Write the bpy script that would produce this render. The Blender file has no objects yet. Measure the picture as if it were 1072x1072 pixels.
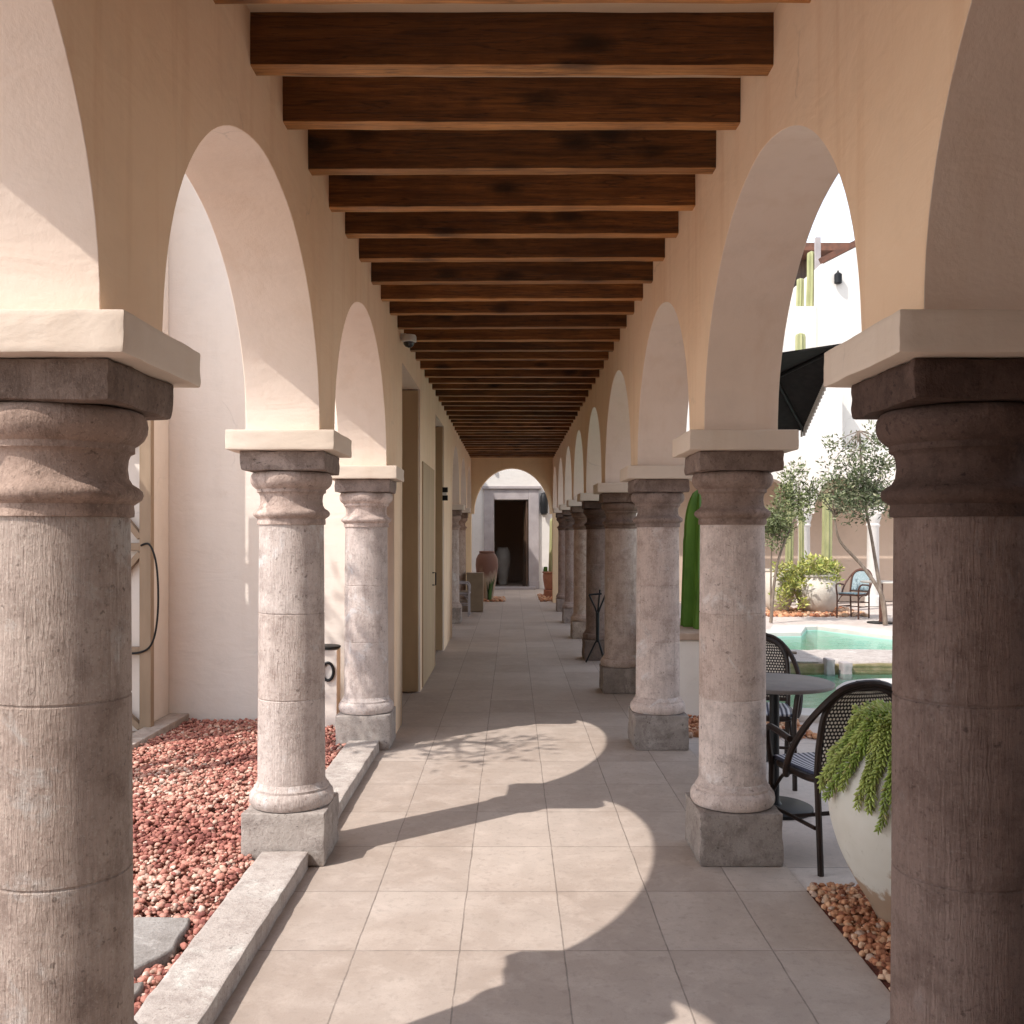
import bpy, bmesh, math, random
from mathutils import Vector, Matrix, noise
random.seed(7)
R = math.radians
sc = bpy.context.scene
COL = sc.collection
PI = math.pi

# ------------------------------------------------------------------ nodes
class NT:
    def __init__(s, name):
        s.m = bpy.data.materials.new(name); s.m.use_nodes = True
        s.t = s.m.node_tree; s.t.nodes.clear()
        s.out = s.t.nodes.new('ShaderNodeOutputMaterial')
    def n(s, kind, **kw):
        d = s.t.nodes.new('ShaderNode' + kind)
        for k, v in kw.items():
            if hasattr(d, k) and k not in ('inputs',): setattr(d, k, v)
        return d
    def l(s, a, b): s.t.links.new(a, b)
    def val(s, x, sock):
        if hasattr(x, 'links') or isinstance(x, bpy.types.NodeSocket): s.l(x, sock)
        else: sock.default_value = x
    def math(s, op, a, b=0.0, c=0.0):
        d = s.n('Math', operation=op); s.val(a, d.inputs[0]); s.val(b, d.inputs[1]); s.val(c, d.inputs[2]); return d.outputs[0]
    def mix(s, fac, a, b, mode='MIX'):
        d = s.n('Mix', data_type='RGBA', blend_type=mode)
        s.val(fac, d.inputs[0]); s.val(a, d.inputs[6]); s.val(b, d.inputs[7]); return d.outputs[2]
    def ramp(s, fac, stops, interp='LINEAR'):
        d = s.n('ValToRGB'); e = d.color_ramp; e.interpolation = interp
        while len(e.elements) < len(stops): e.elements.new(0.5)
        for k, (p, c) in enumerate(stops):
            e.elements[k].position = p
            e.elements[k].color = (c, c, c, 1) if isinstance(c, (int, float)) else (*c, 1)
        s.l(fac, d.inputs[0]); return d.outputs[0]
    def coords(s, rand=True, scale=(1, 1, 1)):
        tc = s.n('TexCoord'); v = tc.outputs['Object']
        if rand:
            oi = s.n('ObjectInfo')
            m = s.n('VectorMath', operation='SCALE'); s.l(oi.outputs['Random'], m.inputs['Scale']); m.inputs[0].default_value = (37, 53, 71)
            a = s.n('VectorMath', operation='ADD'); s.l(v, a.inputs[0]); s.l(m.outputs[0], a.inputs[1]); v = a.outputs[0]
        if scale != (1, 1, 1):
            mm = s.n('VectorMath', operation='MULTIPLY'); s.l(v, mm.inputs[0]); mm.inputs[1].default_value = scale; v = mm.outputs[0]
        return v
    def noise(s, v, scale, detail=4, rough=0.55, dist=0.0):
        d = s.n('TexNoise'); d.inputs['Scale'].default_value = scale; d.inputs['Detail'].default_value = detail
        d.inputs['Roughness'].default_value = rough; d.inputs['Distortion'].default_value = dist
        s.l(v, d.inputs['Vector']); return d.outputs['Fac']
    def voro(s, v, scale, feature='F1'):
        d = s.n('TexVoronoi', feature=feature); d.inputs['Scale'].default_value = scale; s.l(v, d.inputs['Vector']); return d
    def bump(s, h, strength=0.3, dist=0.01, normal=None):
        d = s.n('Bump'); d.inputs['Strength'].default_value = strength; d.inputs['Distance'].default_value = dist
        s.l(h, d.inputs['Height'])
        if normal: s.l(normal, d.inputs['Normal'])
        return d.outputs[0]
    def done(s, col, rough=0.7, normal=None, spec=0.3, metal=0.0, **kw):
        p = s.n('BsdfPrincipled')
        s.val(col if not isinstance(col, tuple) else (*col, 1), p.inputs['Base Color'])
        s.val(rough, p.inputs['Roughness']); p.inputs['Specular IOR Level'].default_value = spec
        p.inputs['Metallic'].default_value = metal
        for k, v in kw.items(): p.inputs[k].default_value = v
        if normal: s.l(normal, p.inputs['Normal'])
        s.l(p.outputs[0], s.out.inputs[0]); return s.m

def c4(c): return (*c, 1)

def simple(name, col, col2=None, scale=8, rough=0.6, bump=0.2, bd=0.004, stretch=(1, 1, 1), spec=0.3, metal=0.0, fine=60):
    t = NT(name); v = t.coords(scale=stretch)
    n1 = t.noise(v, scale); n2 = t.noise(v, fine)
    col2 = col2 or tuple(x * 0.8 for x in col)
    f = t.ramp(n1, [(0.35, 0.0), (0.65, 1.0)])
    c = t.mix(f, c4(col), c4(col2))
    h = t.math('ADD', n1, t.math('MULTIPLY', n2, 0.5))
    return t.done(c, rough, t.bump(h, bump, bd) if bump else None, spec, metal)

def plaster(name, col, warm, streak=0.25, rand=True):
    t = NT(name); v = t.coords(rand)
    big = t.noise(v, 0.9, 5, 0.6); mid = t.noise(v, 5, 6, 0.65); fine = t.noise(v, 45, 4, 0.7)
    vs = t.n('VectorMath', operation='MULTIPLY'); t.l(v, vs.inputs[0]); vs.inputs[1].default_value = (5, 5, 0.35)
    st = t.noise(vs.outputs[0], 1.6, 5, 0.6)
    c = t.mix(t.ramp(big, [(0.3, 0.0), (0.7, 1.0)]), c4(col), c4(warm))
    c = t.mix(t.math('MULTIPLY', t.ramp(st, [(0.52, 0.0), (0.75, 1.0)]), streak), c, c4(tuple(x * y for x, y in zip(warm, (0.78, 0.66, 0.55)))))
    c = t.mix(t.math('MULTIPLY', t.ramp(mid, [(0.5, 0.0), (0.78, 1.0)]), 0.26), c, c4(tuple(min(1, x * 0.72) for x in col)))
    wpn = t.n('TexNoise'); wpn.inputs['Scale'].default_value = 2.2; wpn.inputs['Detail'].default_value = 5; t.l(v, wpn.inputs['Vector'])
    wsc = t.n('VectorMath', operation='SCALE'); wsc.inputs['Scale'].default_value = 0.5; t.l(wpn.outputs['Color'], wsc.inputs[0])
    wad = t.n('VectorMath', operation='ADD'); t.l(v, wad.inputs[0]); t.l(wsc.outputs[0], wad.inputs[1])
    ve = t.voro(wad.outputs[0], 0.8, 'DISTANCE_TO_EDGE')
    crack = t.math('MULTIPLY', t.ramp(ve.outputs['Distance'], [(0.0, 1.0), (0.006, 0.0)]), t.ramp(t.noise(v, 1.3, 3, 0.6), [(0.56, 0.0), (0.64, 1.0)]))
    c = t.mix(t.math('MULTIPLY', crack, 0.38), c, c4(tuple(x * 0.45 for x in col)))
    stn = t.noise(v, 3.1, 6, 0.75, 1.2)
    c = t.mix(t.math('MULTIPLY', t.ramp(stn, [(0.60, 0.0), (0.74, 1.0)]), 0.22), c, c4(tuple(x * y for x, y in zip(warm, (0.74, 0.64, 0.56)))))
    pat = t.noise(v, 2.3, 6, 0.7, 0.8)
    c = t.mix(t.math('MULTIPLY', t.ramp(pat, [(0.54, 0.0), (0.62, 0.7), (0.8, 1.0)]), 0.17), c, c4(tuple(min(0.9, x * y) for x, y in zip(col, (1.08, 1.10, 1.14)))))
    trow = t.n('VectorMath', operation='MULTIPLY'); t.l(v, trow.inputs[0]); trow.inputs[1].default_value = (1.0, 1.0, 2.6)
    tw = t.noise(trow.outputs[0], 3.2, 3, 0.5, 1.0)
    h = t.math('ADD', t.math('MULTIPLY', mid, 0.8), t.math('ADD', t.math('MULTIPLY', fine, 0.4), t.math('MULTIPLY', tw, 1.6)))
    return t.done(c, 0.88, t.bump(h, 0.24, 0.012), 0.18)

def cantera(name, col, col2, dark, groove=1.0, tint=True):
    """tooled volcanic stone: broken vertical chisel lines, drums of slightly different tone, lime smudges, dark weathering"""
    t = NT(name)
    tc = t.n('TexCoord'); sp = t.n('SeparateXYZ'); t.l(tc.outputs['Object'], sp.inputs[0])
    oi = t.n('ObjectInfo'); rnd = oi.outputs['Random']
    v = t.coords(True)
    warp = t.noise(v, 14, 3, 0.6)
    ang = t.math('ARCTAN2', sp.outputs[0], t.math('MULTIPLY', sp.outputs[1], -1.0))
    def lines(fa, fz):
        cb = t.n('CombineXYZ')
        t.l(t.math('ADD', t.math('ADD', t.math('MULTIPLY', ang, fa), t.math('MULTIPLY', warp, 0.55)), t.math('MULTIPLY', rnd, 60.0)), cb.inputs[0])
        t.l(t.math('MULTIPLY', sp.outputs[2], fz), cb.inputs[1]); t.l(rnd, cb.inputs[2]); return cb.outputs[0]
    stri = t.noise(lines(10.0, 4.6), 2.4, 5, 0.72, 0.5)
    soft = t.noise(lines(4.0, 1.2), 1.5, 4, 0.6, 0.4)
    big = t.noise(v, 2.6, 6, 0.66, 0.3); mid = t.noise(v, 10, 6, 0.7); fine = t.noise(v, 70, 4, 0.75); spot = t.noise(v, 34, 3, 0.6)
    c = t.mix(t.ramp(big, [(0.34, 0.0), (0.66, 1.0)]), c4(col), c4(col2))
    c = t.mix(t.math('MULTIPLY', t.ramp(mid, [(0.46, 0.0), (0.66, 1.0)]), 0.62), c, c4(dark))
    c = t.mix(t.math('MULTIPLY', t.ramp(soft, [(0.5, 0.0), (0.75, 1.0)]), 0.35 if groove else 0.0), c, c4(dark))
    c = t.mix(t.math('MULTIPLY', t.ramp(stri, [(0.32, 1.0), (0.52, 0.0)]), 0.22 * groove), c, c4(dark))
    lime = t.noise(v, 3.7, 6, 0.72, 0.6)
    c = t.mix(t.math('MULTIPLY', t.ramp(lime, [(0.56, 0.0), (0.66, 1.0)]), 0.6), c, c4(tuple(min(0.62, x * 1.35 + 0.05) for x in col)))
    c = t.mix(t.math('MULTIPLY', t.ramp(fine, [(0.55, 0.0), (0.70, 1.0)]), 0.6), c, c4(tuple(x * 0.7 for x in dark)))
    fine2 = t.noise(v, 120, 3, 0.8)
    c = t.mix(t.math('MULTIPLY', t.ramp(fine2, [(0.55, 0.0), (0.68, 1.0)]), 0.35), c, c4(tuple(min(0.7, x * 1.45) for x in col)))
    c = t.mix(t.math('MULTIPLY', t.ramp(spot, [(0.66, 0.0), (0.71, 1.0)]), 0.6), c, c4(tuple(x * 0.5 for x in dark)))
    drum = t.math('ADD', t.math('GREATER_THAN', sp.outputs[2], 0.785), t.math('GREATER_THAN', sp.outputs[2], 1.205))
    wn = t.n('TexWhiteNoise', noise_dimensions='1D'); t.l(t.math('ADD', drum, t.math('MULTIPLY', rnd, 97.0)), wn.inputs['W'])
    hs = t.n('HueSaturation'); t.l(c, hs.inputs['Color']); t.l(t.math('MULTIPLY_ADD', wn.outputs['Value'], 0.18, 0.91), hs.inputs['Value'])
    t.l(t.math('MULTIPLY_ADD', wn.outputs['Value'], -0.3, 1.12), hs.inputs['Saturation']); c = hs.outputs[0]
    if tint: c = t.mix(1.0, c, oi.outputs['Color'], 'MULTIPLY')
    h = t.math('ADD', t.math('MULTIPLY', stri, 1.1 * groove), t.math('ADD', t.math('MULTIPLY', fine, 0.4), t.math('ADD', t.math('MULTIPLY', spot, 0.35), t.math('MULTIPLY', mid, 0.7))))
    return t.done(c, 0.9, t.bump(h, 0.8, 0.011), 0.18)

def tiles(name, col, col2, w, hgt, ox, oy, mortar=0.0045, rough=0.55):
    t = NT(name); tc = t.n('TexCoord')
    a = t.n('VectorMath', operation='SUBTRACT'); t.l(tc.outputs['Object'], a.inputs[0]); a.inputs[1].default_value = (ox, oy, 0)
    v = a.outputs[0]
    b = t.n('TexBrick', offset=0.0, squash=1.0); t.l(v, b.inputs['Vector'])
    b.inputs['Scale'].default_value = 1; b.inputs['Brick Width'].default_value = w; b.inputs['Row Height'].default_value = hgt
    wv = t.noise(v, 3.0, 4, 0.7); wm = t.n('VectorMath', operation='ADD'); cx_ = t.n('CombineXYZ'); t.l(t.math('MULTIPLY', t.math('SUBTRACT', wv, 0.5), 0.012), cx_.inputs[0]); t.l(t.math('MULTIPLY', t.math('SUBTRACT', wv, 0.5), 0.012), cx_.inputs[1]); t.l(v, wm.inputs[0]); t.l(cx_.outputs[0], wm.inputs[1]); t.l(wm.outputs[0], b.inputs['Vector'])
    b.inputs['Mortar Size'].default_value = mortar; b.inputs['Mortar Smooth'].default_value = 0.35; b.inputs['Bias'].default_value = 0
    b.inputs['Color1'].default_value = (0, 0, 0, 1); b.inputs['Color2'].default_value = (1, 1, 1, 1); b.inputs['Mortar'].default_value = (0.5, 0.5, 0.5, 1)
    big = t.noise(v, 1.1, 6, 0.66, 0.4); mid = t.noise(v, 6, 7, 0.72, 0.3); fine = t.noise(v, 150, 3, 0.7); bl = t.noise(v, 24, 5, 0.7)
    c = t.mix(b.outputs['Color'], c4(col), c4(col2))
    c = t.mix(t.math('MULTIPLY', t.ramp(big, [(0.40, 0.0), (0.66, 1.0)]), 0.55), c, c4(tuple(x * y for x, y in zip(col2, (0.84, 0.79, 0.74)))))
    c = t.mix(t.math('MULTIPLY', t.ramp(mid, [(0.46, 0.0), (0.72, 1.0)]), 0.5), c, c4(tuple(min(1, x * 1.24) for x in col)))
    c = t.mix(t.math('MULTIPLY', t.ramp(bl, [(0.52, 0.0), (0.72, 1.0)]), 0.42), c, c4(tuple(x * 0.62 for x in col2)))
    c = t.mix(t.math('MULTIPLY', t.ramp(fine, [(0.56, 0.0), (0.70, 1.0)]), 0.30), c, c4(tuple(x * 0.5 for x in col2)))
    gn = t.noise(v, 9, 5, 0.7)
    c = t.mix(t.math('MULTIPLY', b.outputs['Fac'], t.ramp(gn, [(0.35, 0.35), (0.62, 0.85)])), c, c4(tuple(x * 0.42 for x in col2)))
    h = t.math('SUBTRACT', t.math('ADD', t.math('MULTIPLY', fine, 0.14), t.math('ADD', t.math('MULTIPLY', mid, 0.5), t.math('MULTIPLY', bl, 0.25))), t.math('MULTIPLY', b.outputs['Fac'], 0.9))
    rg = t.ramp(mid, [(0.3, rough - 0.08), (0.7, rough + 0.16)])
    return t.done(c, rg, t.bump(h, 0.45, 0.006), 0.3)

def wood(name, a, b, axis=0, rough=0.42):
    t = NT(name); s = [7, 7, 7]; s[axis] = 0.45
    v = t.coords(True, tuple(s))
    n1 = t.noise(v, 1.7, 6, 0.65, 1.2); n2 = t.noise(v, 7, 5, 0.7, 0.5); n3 = t.noise(v, 26, 4, 0.7)
    v2 = t.coords(True, tuple([2.6 if k == axis else 6.0 for k in range(3)]))
    vo = t.voro(v2, 1.0); wob = t.noise(v2, 5, 3, 0.6)
    kd = t.math('ADD', vo.outputs['Distance'], t.math('MULTIPLY', t.math('SUBTRACT', wob, 0.5), 0.22))
    knot = t.ramp(kd, [(0.06, 1.0), (0.15, 0.75), (0.30, 0.0)])
    blot = t.noise(t.coords(True), 3.4, 5, 0.65)
    oi = t.n('ObjectInfo')
    c = t.mix(t.ramp(n1, [(0.36, 0.0), (0.64, 1.0)]), c4(a), c4(b))
    c = t.mix(t.math('MULTIPLY', t.ramp(n2, [(0.42, 0.0), (0.66, 1.0)]), 0.7), c, c4(tuple(x * 0.35 for x in a)))
    c = t.mix(t.math('MULTIPLY', t.ramp(n3, [(0.56, 0.0), (0.66, 1.0)]), 0.55), c, c4(tuple(x * 0.2 for x in a)))
    c = t.mix(t.math('MULTIPLY', t.ramp(blot, [(0.48, 0.0), (0.7, 1.0)]), 0.55), c, c4(tuple(x * 0.55 for x in a)))
    c = t.mix(t.math('MULTIPLY', knot, 0.9), c, c4(tuple(x * 0.16 for x in a)))
    crk = t.noise(t.coords(True, tuple([0.5 if k == axis else 16 for k in range(3)])), 2.0, 2, 0.5, 0.2)
    ck = t.ramp(crk, [(0.485, 0.0), (0.497, 1.0), (0.503, 1.0), (0.515, 0.0)])
    c = t.mix(t.math('MULTIPLY', ck, 0.55), c, c4(tuple(x * 0.12 for x in a)))
    hs = t.n('HueSaturation'); t.l(c, hs.inputs['Color'])
    t.l(t.math('MULTIPLY_ADD', oi.outputs['Random'], 0.6, 0.72), hs.inputs['Value'])
    h = t.math('SUBTRACT', t.math('ADD', n1, t.math('ADD', t.math('MULTIPLY', n2, 0.7), t.math('MULTIPLY', n3, 0.35))), t.math('MULTIPLY', ck, 0.5))
    return t.done(hs.outputs[0], rough, t.bump(h, 0.5, 0.006), 0.4)

def attr_mat(name, rough=0.7, spec=0.25, bump=0.3, sub=0.0, scale=60):
    t = NT(name); a = t.n('Attribute', attribute_name='hue')
    v = t.coords(False); n1 = t.noise(v, scale, 4, 0.65)
    c = t.mix(t.math('MULTIPLY', t.ramp(n1, [(0.4, 0.0), (0.7, 1.0)]), 0.35), a.outputs['Color'],
              t.mix(1.0, a.outputs['Color'], (0.55, 0.5, 0.5, 1), 'MULTIPLY'))
    return t.done(c, rough, t.bump(n1, bump, 0.006), spec)

# ------------------------------------------------------------------ mesh builder
class MB:
    def __init__(s): s.v = []; s.f = []; s.c = None
    def add(s, vs, fs):
        o = len(s.v); s.v.extend([tuple(p) for p in vs]); s.f.extend([tuple(i + o for i in q) for q in fs]); return s
    def box(s, x0, x1, y0, y1, z0, z1):
        return s.add([(x0, y0, z0), (x1, y0, z0), (x1, y1, z0), (x0, y1, z0), (x0, y0, z1), (x1, y0, z1), (x1, y1, z1), (x0, y1, z1)],
                     [(3, 2, 1, 0), (4, 5, 6, 7), (0, 1, 5, 4), (1, 2, 6, 5), (2, 3, 7, 6), (3, 0, 4, 7)])
    def bar(s, a, b, w, h):
        a = Vector(a); b = Vector(b); d = (b - a).normalized()
        up = Vector((0, 1, 0)) if abs(d.y) < 0.9 else Vector((1, 0, 0))
        u = d.cross(up).normalized() * w / 2; k = d.cross(u).normalized() * h / 2
        vs = [p + i * u + j * k for p in (a, b) for i, j in ((-1, -1), (1, -1), (1, 1), (-1, 1))]
        return s.add(vs, [(3, 2, 1, 0), (4, 5, 6, 7), (0, 1, 5, 4), (1, 2, 6, 5), (2, 3, 7, 6), (3, 0, 4, 7)])
    def lathe(s, prof, n=48, cx=0, cy=0, cap=True, wob=0.0, seed=0):
        vs = []; fs = []; m = len(prof)
        for k in range(n):
            a = 2 * PI * k / n
            for (r, z) in prof:
                rr = r
                if wob: rr = r * (1 + wob * noise.noise(Vector((math.cos(a) * 1.7 + seed, math.sin(a) * 1.7, z * 2.2))))
                vs.append((cx + rr * math.cos(a), cy + rr * math.sin(a), z))
        for k in range(n):
            k2 = (k + 1) % n
            for j in range(m - 1): fs.append((k * m + j, k2 * m + j, k2 * m + j + 1, k * m + j + 1))
        if cap:
            fs.append(tuple(k * m for k in reversed(range(n)))); fs.append(tuple(k * m + m - 1 for k in range(n)))
        return s.add(vs, fs)
    def tube(s, pts, r, n=8, closed=False):
        pts = [Vector(p) for p in pts]; m = len(pts)
        rad = r if isinstance(r, (list, tuple)) else [r] * m
        vs = []; fs = []; prev = None
        for i, p in enumerate(pts):
            if closed: d = pts[(i + 1) % m] - pts[i - 1]
            else: d = pts[min(i + 1, m - 1)] - pts[max(i - 1, 0)]
            d.normalize()
            if prev is None:
                u = d.orthogonal().normalized()
            else:
                u = (prev - d * prev.dot(d))
                u = u.normalized() if u.length > 1e-6 else d.orthogonal().normalized()
            prev = u; w = d.cross(u)
            for k in range(n):
                a = 2 * PI * k / n; vs.append(p + (u * math.cos(a) + w * math.sin(a)) * rad[i])
        for i in range(m if closed else m - 1):
            i2 = (i + 1) % m
            for k in range(n):
                k2 = (k + 1) % n; fs.append((i * n + k, i * n + k2, i2 * n + k2, i2 * n + k))
        if not closed: fs.append(tuple(reversed(range(n)))); fs.append(tuple((m - 1) * n + k for k in range(n)))
        return s.add(vs, fs)
    def prism(s, poly, z0, z1):
        n = len(poly); vs = [(x, y, z0) for x, y in poly] + [(x, y, z1) for x, y in poly]
        fs = [tuple(reversed(range(n))), tuple(range(n, 2 * n))] + [(k, (k + 1) % n, n + (k + 1) % n, n + k) for k in range(n)]
        return s.add(vs, fs)

def obj(name, mb, mat, parent=None, loc=(0, 0, 0), rz=0, smooth=40, bevel=0.0, seg=2):
    me = bpy.data.meshes.new(name)
    me.from_pydata(mb.v, [], mb.f); me.update()
    bm = bmesh.new(); bm.from_mesh(me); bmesh.ops.recalc_face_normals(bm, faces=bm.faces[:]); bm.to_mesh(me); bm.free()
    if mb.c:
        ca = me.color_attributes.new('hue', 'FLOAT_COLOR', 'POINT')
        flat = []
        for c in mb.c: flat.extend((c[0], c[1], c[2], 1.0))
        ca.data.foreach_set('color', flat)
    me.materials.append(mat)
    if getattr(mb, 'mi', None):
        me.materials.append(M_reveal)
        for i in mb.mi: me.polygons[i].material_index = 1
    if smooth:
        me.polygons.foreach_set('use_smooth', [True] * len(me.polygons))
        me.set_sharp_from_angle(angle=R(smooth))
    o = bpy.data.objects.new(name, me); COL.objects.link(o)
    o.location = loc; o.rotation_euler = (0, 0, rz)
    if parent: o.parent = parent
    if bevel:
        b = o.modifiers.new('edge', 'BEVEL'); b.width = bevel; b.segments = seg; b.limit_method = 'ANGLE'; b.angle_limit = R(38)
        b.harden_normals = False
    return o

def tag(o, label, cat, group=None, kind=None):
    o['label'] = label; o['category'] = cat
    if group: o['group'] = group
    o['kind'] = kind or 'thing'
    return o

def thing(name, label, cat, loc=(0, 0, 0), rz=0, group=None):
    o = bpy.data.objects.new(name, None); COL.objects.link(o); o.empty_display_size = 0.2
    o.location = loc; o.rotation_euler = (0, 0, rz)
    return tag(o, label, cat, group)

def struct(o):
    o['kind'] = 'structure'; return o

def dup(root, loc, rz, label, group=None):
    r = root.copy(); COL.objects.link(r); r.location = loc; r.rotation_euler = (0, 0, rz); r['label'] = label
    if group: r['group'] = group
    for ch in list(root.children):
        c = ch.copy(); COL.objects.link(c); c.parent = r
        for g in list(ch.children):
            d = g.copy(); COL.objects.link(d); d.parent = c
    return r

def rough_box(sx, sy, sz, bev, amp, seed, cuts=7, base=0.0):
    bm = bmesh.new(); bmesh.ops.create_cube(bm, size=1)
    for v in bm.verts: v.co = Vector((v.co.x * sx, v.co.y * sy, v.co.z * sz + base + sz / 2))
    bmesh.ops.bevel(bm, geom=bm.edges[:], offset=bev, segments=2, affect='EDGES', profile=0.6)
    bmesh.ops.subdivide_edges(bm, edges=[e for e in bm.edges if e.calc_length() > 0.05], cuts=cuts, use_grid_fill=True)
    for v in bm.verts:
        p = v.co * 9 + Vector((seed, seed * 2, 0)); q = v.co * 34 + Vector((seed, 0, seed))
        v.co += Vector((noise.noise(p), noise.noise(p + Vector((9, 0, 0))), noise.noise(p + Vector((0, 9, 0))) * 0.5)) * amp
        v.co += Vector((noise.noise(q), noise.noise(q + Vector((9, 0, 0))), 0)) * amp * 0.45
    mb = MB(); bm.verts.index_update()
    mb.add([v.co[:] for v in bm.verts], [[v.index for v in f.verts] for f in bm.faces]); bm.free()
    return mb

def smooth_path(pts, n=6):
    P = [Vector(p) for p in pts]; out = []
    for i in range(len(P) - 1):
        a = P[max(i - 1, 0)]; b = P[i]; c = P[i + 1]; d = P[min(i + 2, len(P) - 1)]
        for k in range(n):
            t_ = k / n
            out.append(0.5 * ((2 * b) + (c - a) * t_ + (2 * a - 5 * b + 4 * c - d) * t_ ** 2 + (3 * b - a - 3 * c + d) * t_ ** 3))
    out.append(P[-1]); return out

# ------------------------------------------------------------------ materials
M_wall = plaster('arcade_plaster', (0.82, 0.63, 0.455), (0.79, 0.565, 0.38), 0.45)
M_reveal = plaster('arch_reveal_plaster', (0.75, 0.62, 0.525), (0.72, 0.58, 0.47), 0.25)  # paler than the wall face: light on the reveals is put into the colour
M_ochre = plaster('ochre_plaster', (0.80, 0.60, 0.38), (0.76, 0.55, 0.34), 0.2)
M_impost = plaster('impost_plaster', (0.66, 0.555, 0.46), (0.62, 0.51, 0.41), 0.2)
M_white = plaster('white_plaster', (0.72, 0.655, 0.595), (0.70, 0.63, 0.565), 0.14)
M_bright = plaster('bright_plaster', (0.64, 0.605, 0.565), (0.60, 0.565, 0.52), 0.10)
M_tan = plaster('tan_plaster', (0.58, 0.45, 0.35), (0.54, 0.41, 0.32), 0.1)
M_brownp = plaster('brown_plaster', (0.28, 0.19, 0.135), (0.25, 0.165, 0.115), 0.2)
M_ceil = plaster('ceiling_plaster', (0.74, 0.58, 0.42), (0.70, 0.54, 0.38), 0.1)
M_shaft = cantera('tooled_stone', (0.56, 0.475, 0.43), (0.47, 0.385, 0.345), (0.24, 0.18, 0.155))
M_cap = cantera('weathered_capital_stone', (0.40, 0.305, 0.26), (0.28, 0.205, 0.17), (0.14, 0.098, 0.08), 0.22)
M_plinth = cantera('plinth_stone', (0.39, 0.345, 0.31), (0.32, 0.275, 0.245), (0.17, 0.135, 0.12), 0.0)
M_floor = tiles('walkway_tiles', (0.475, 0.40, 0.345), (0.385, 0.315, 0.268), 0.4, 0.605, 0.2, 0.03, 0.0035)
M_terr = tiles('terrace_tiles', (0.58, 0.51, 0.46), (0.51, 0.44, 0.40), 0.9, 0.9, 0.3, 0.1)
M_kerb = cantera('kerb_stone', (0.47, 0.41, 0.365), (0.385, 0.325, 0.285), (0.24, 0.19, 0.165), 0.0)
M_slate = cantera('slate_slab', (0.31, 0.28, 0.255), (0.25, 0.222, 0.20), (0.17, 0.145, 0.125), 0.0)
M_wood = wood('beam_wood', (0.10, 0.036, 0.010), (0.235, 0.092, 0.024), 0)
M_underlit = wood('underlit_beam_wood', (0.42, 0.185, 0.055), (0.58, 0.28, 0.09), 0)
M_pebble = attr_mat('volcanic_pebbles', 0.85, 0.2, 0.5, scale=90)
M_leafa = attr_mat('leaf_green', 0.5, 0.35, 0.1)
M_soil = simple('red_soil', (0.20, 0.075, 0.05), (0.14, 0.05, 0.035), 20, 0.95, 0.5, 0.02)
M_pot = simple('whitewashed_clay', (0.60, 0.55, 0.48), (0.52, 0.46, 0.39), 4, 0.75, 0.3, 0.006)
M_black = simple('black_metal', (0.010, 0.010, 0.011), None, 8, 0.5, 0.05, spec=0.25)
M_rattan = simple('dark_rattan', (0.014, 0.008, 0.006), (0.03, 0.016, 0.011), 14, 0.45, 0.15, spec=0.3)
M_rattan2 = simple('brown_rattan', (0.12, 0.05, 0.03), (0.07, 0.03, 0.02), 14, 0.45, 0.15, spec=0.4)
M_table = simple('grey_table_top', (0.20, 0.175, 0.16), (0.16, 0.14, 0.13), 10, 0.6, 0.05, spec=0.3)
M_trellis = simple('cream_painted_timber', (0.31, 0.225, 0.155), (0.25, 0.18, 0.12), 9, 0.7, 0.2, stretch=(1, 1, 0.2))
M_tandoor = simple('tan_door_paint', (0.46, 0.33, 0.20), (0.39, 0.275, 0.165), 5, 0.6, 0.15, stretch=(1, 1, 0.2))
M_doorstone = simple('lilac_grey_stone', (0.37, 0.33, 0.325), (0.30, 0.265, 0.26), 4, 0.85, 0.35, 0.008)
M_darkwood = wood('old_door_wood', (0.06, 0.035, 0.022), (0.12, 0.07, 0.045), 2)
M_cactus = simple('cactus_skin', (0.11, 0.22, 0.03), (0.05, 0.12, 0.012), 6, 0.5, 0.2, stretch=(1, 1, 0.4))
M_cactus2 = simple('pale_cactus_skin', (0.34, 0.33, 0.17), (0.25, 0.26, 0.12), 6, 0.55, 0.2, stretch=(1, 1, 0.4))
M_bark = simple('grey_bark', (0.24, 0.19, 0.15), (0.14, 0.105, 0.08), 20, 0.9, 0.6, 0.01, stretch=(1, 1, 0.3))
M_terracotta = simple('terracotta', (0.42, 0.20, 0.125), (0.34, 0.15, 0.095), 8, 0.8, 0.2)
M_whiteplastic = simple('white_plastic', (0.75, 0.75, 0.73), None, 5, 0.35, 0.0)
M_glassblack = simple('dark_dome', (0.01, 0.01, 0.012), None, 5, 0.08, 0.0, spec=0.6)
M_canvas = simple('black_canvas', (0.012, 0.011, 0.011), (0.02, 0.018, 0.017), 20, 0.9, 0.3)
M_fringe = simple('fringe_white', (0.6, 0.57, 0.52), None, 30, 0.9, 0.2)
M_greybox = simple('brown_box_board', (0.23, 0.165, 0.105), (0.19, 0.135, 0.085), 6, 0.6, 0.1)
M_deckstone = simple('pale_deck_stone', (0.60, 0.56, 0.52), (0.52, 0.48, 0.44), 3, 0.75, 0.35, 0.008)
M_basin = simple('pool_plaster', (0.50, 0.68, 0.61), (0.42, 0.60, 0.54), 2, 0.6, 0.2)
M_coping = simple('worn_coping', (0.46, 0.34, 0.26), (0.36, 0.25, 0.18), 7, 0.85, 0.5, 0.01)
M_roof = simple('brown_roof', (0.16, 0.07, 0.045), (0.10, 0.05, 0.035), 9, 0.8, 0.4)

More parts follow.
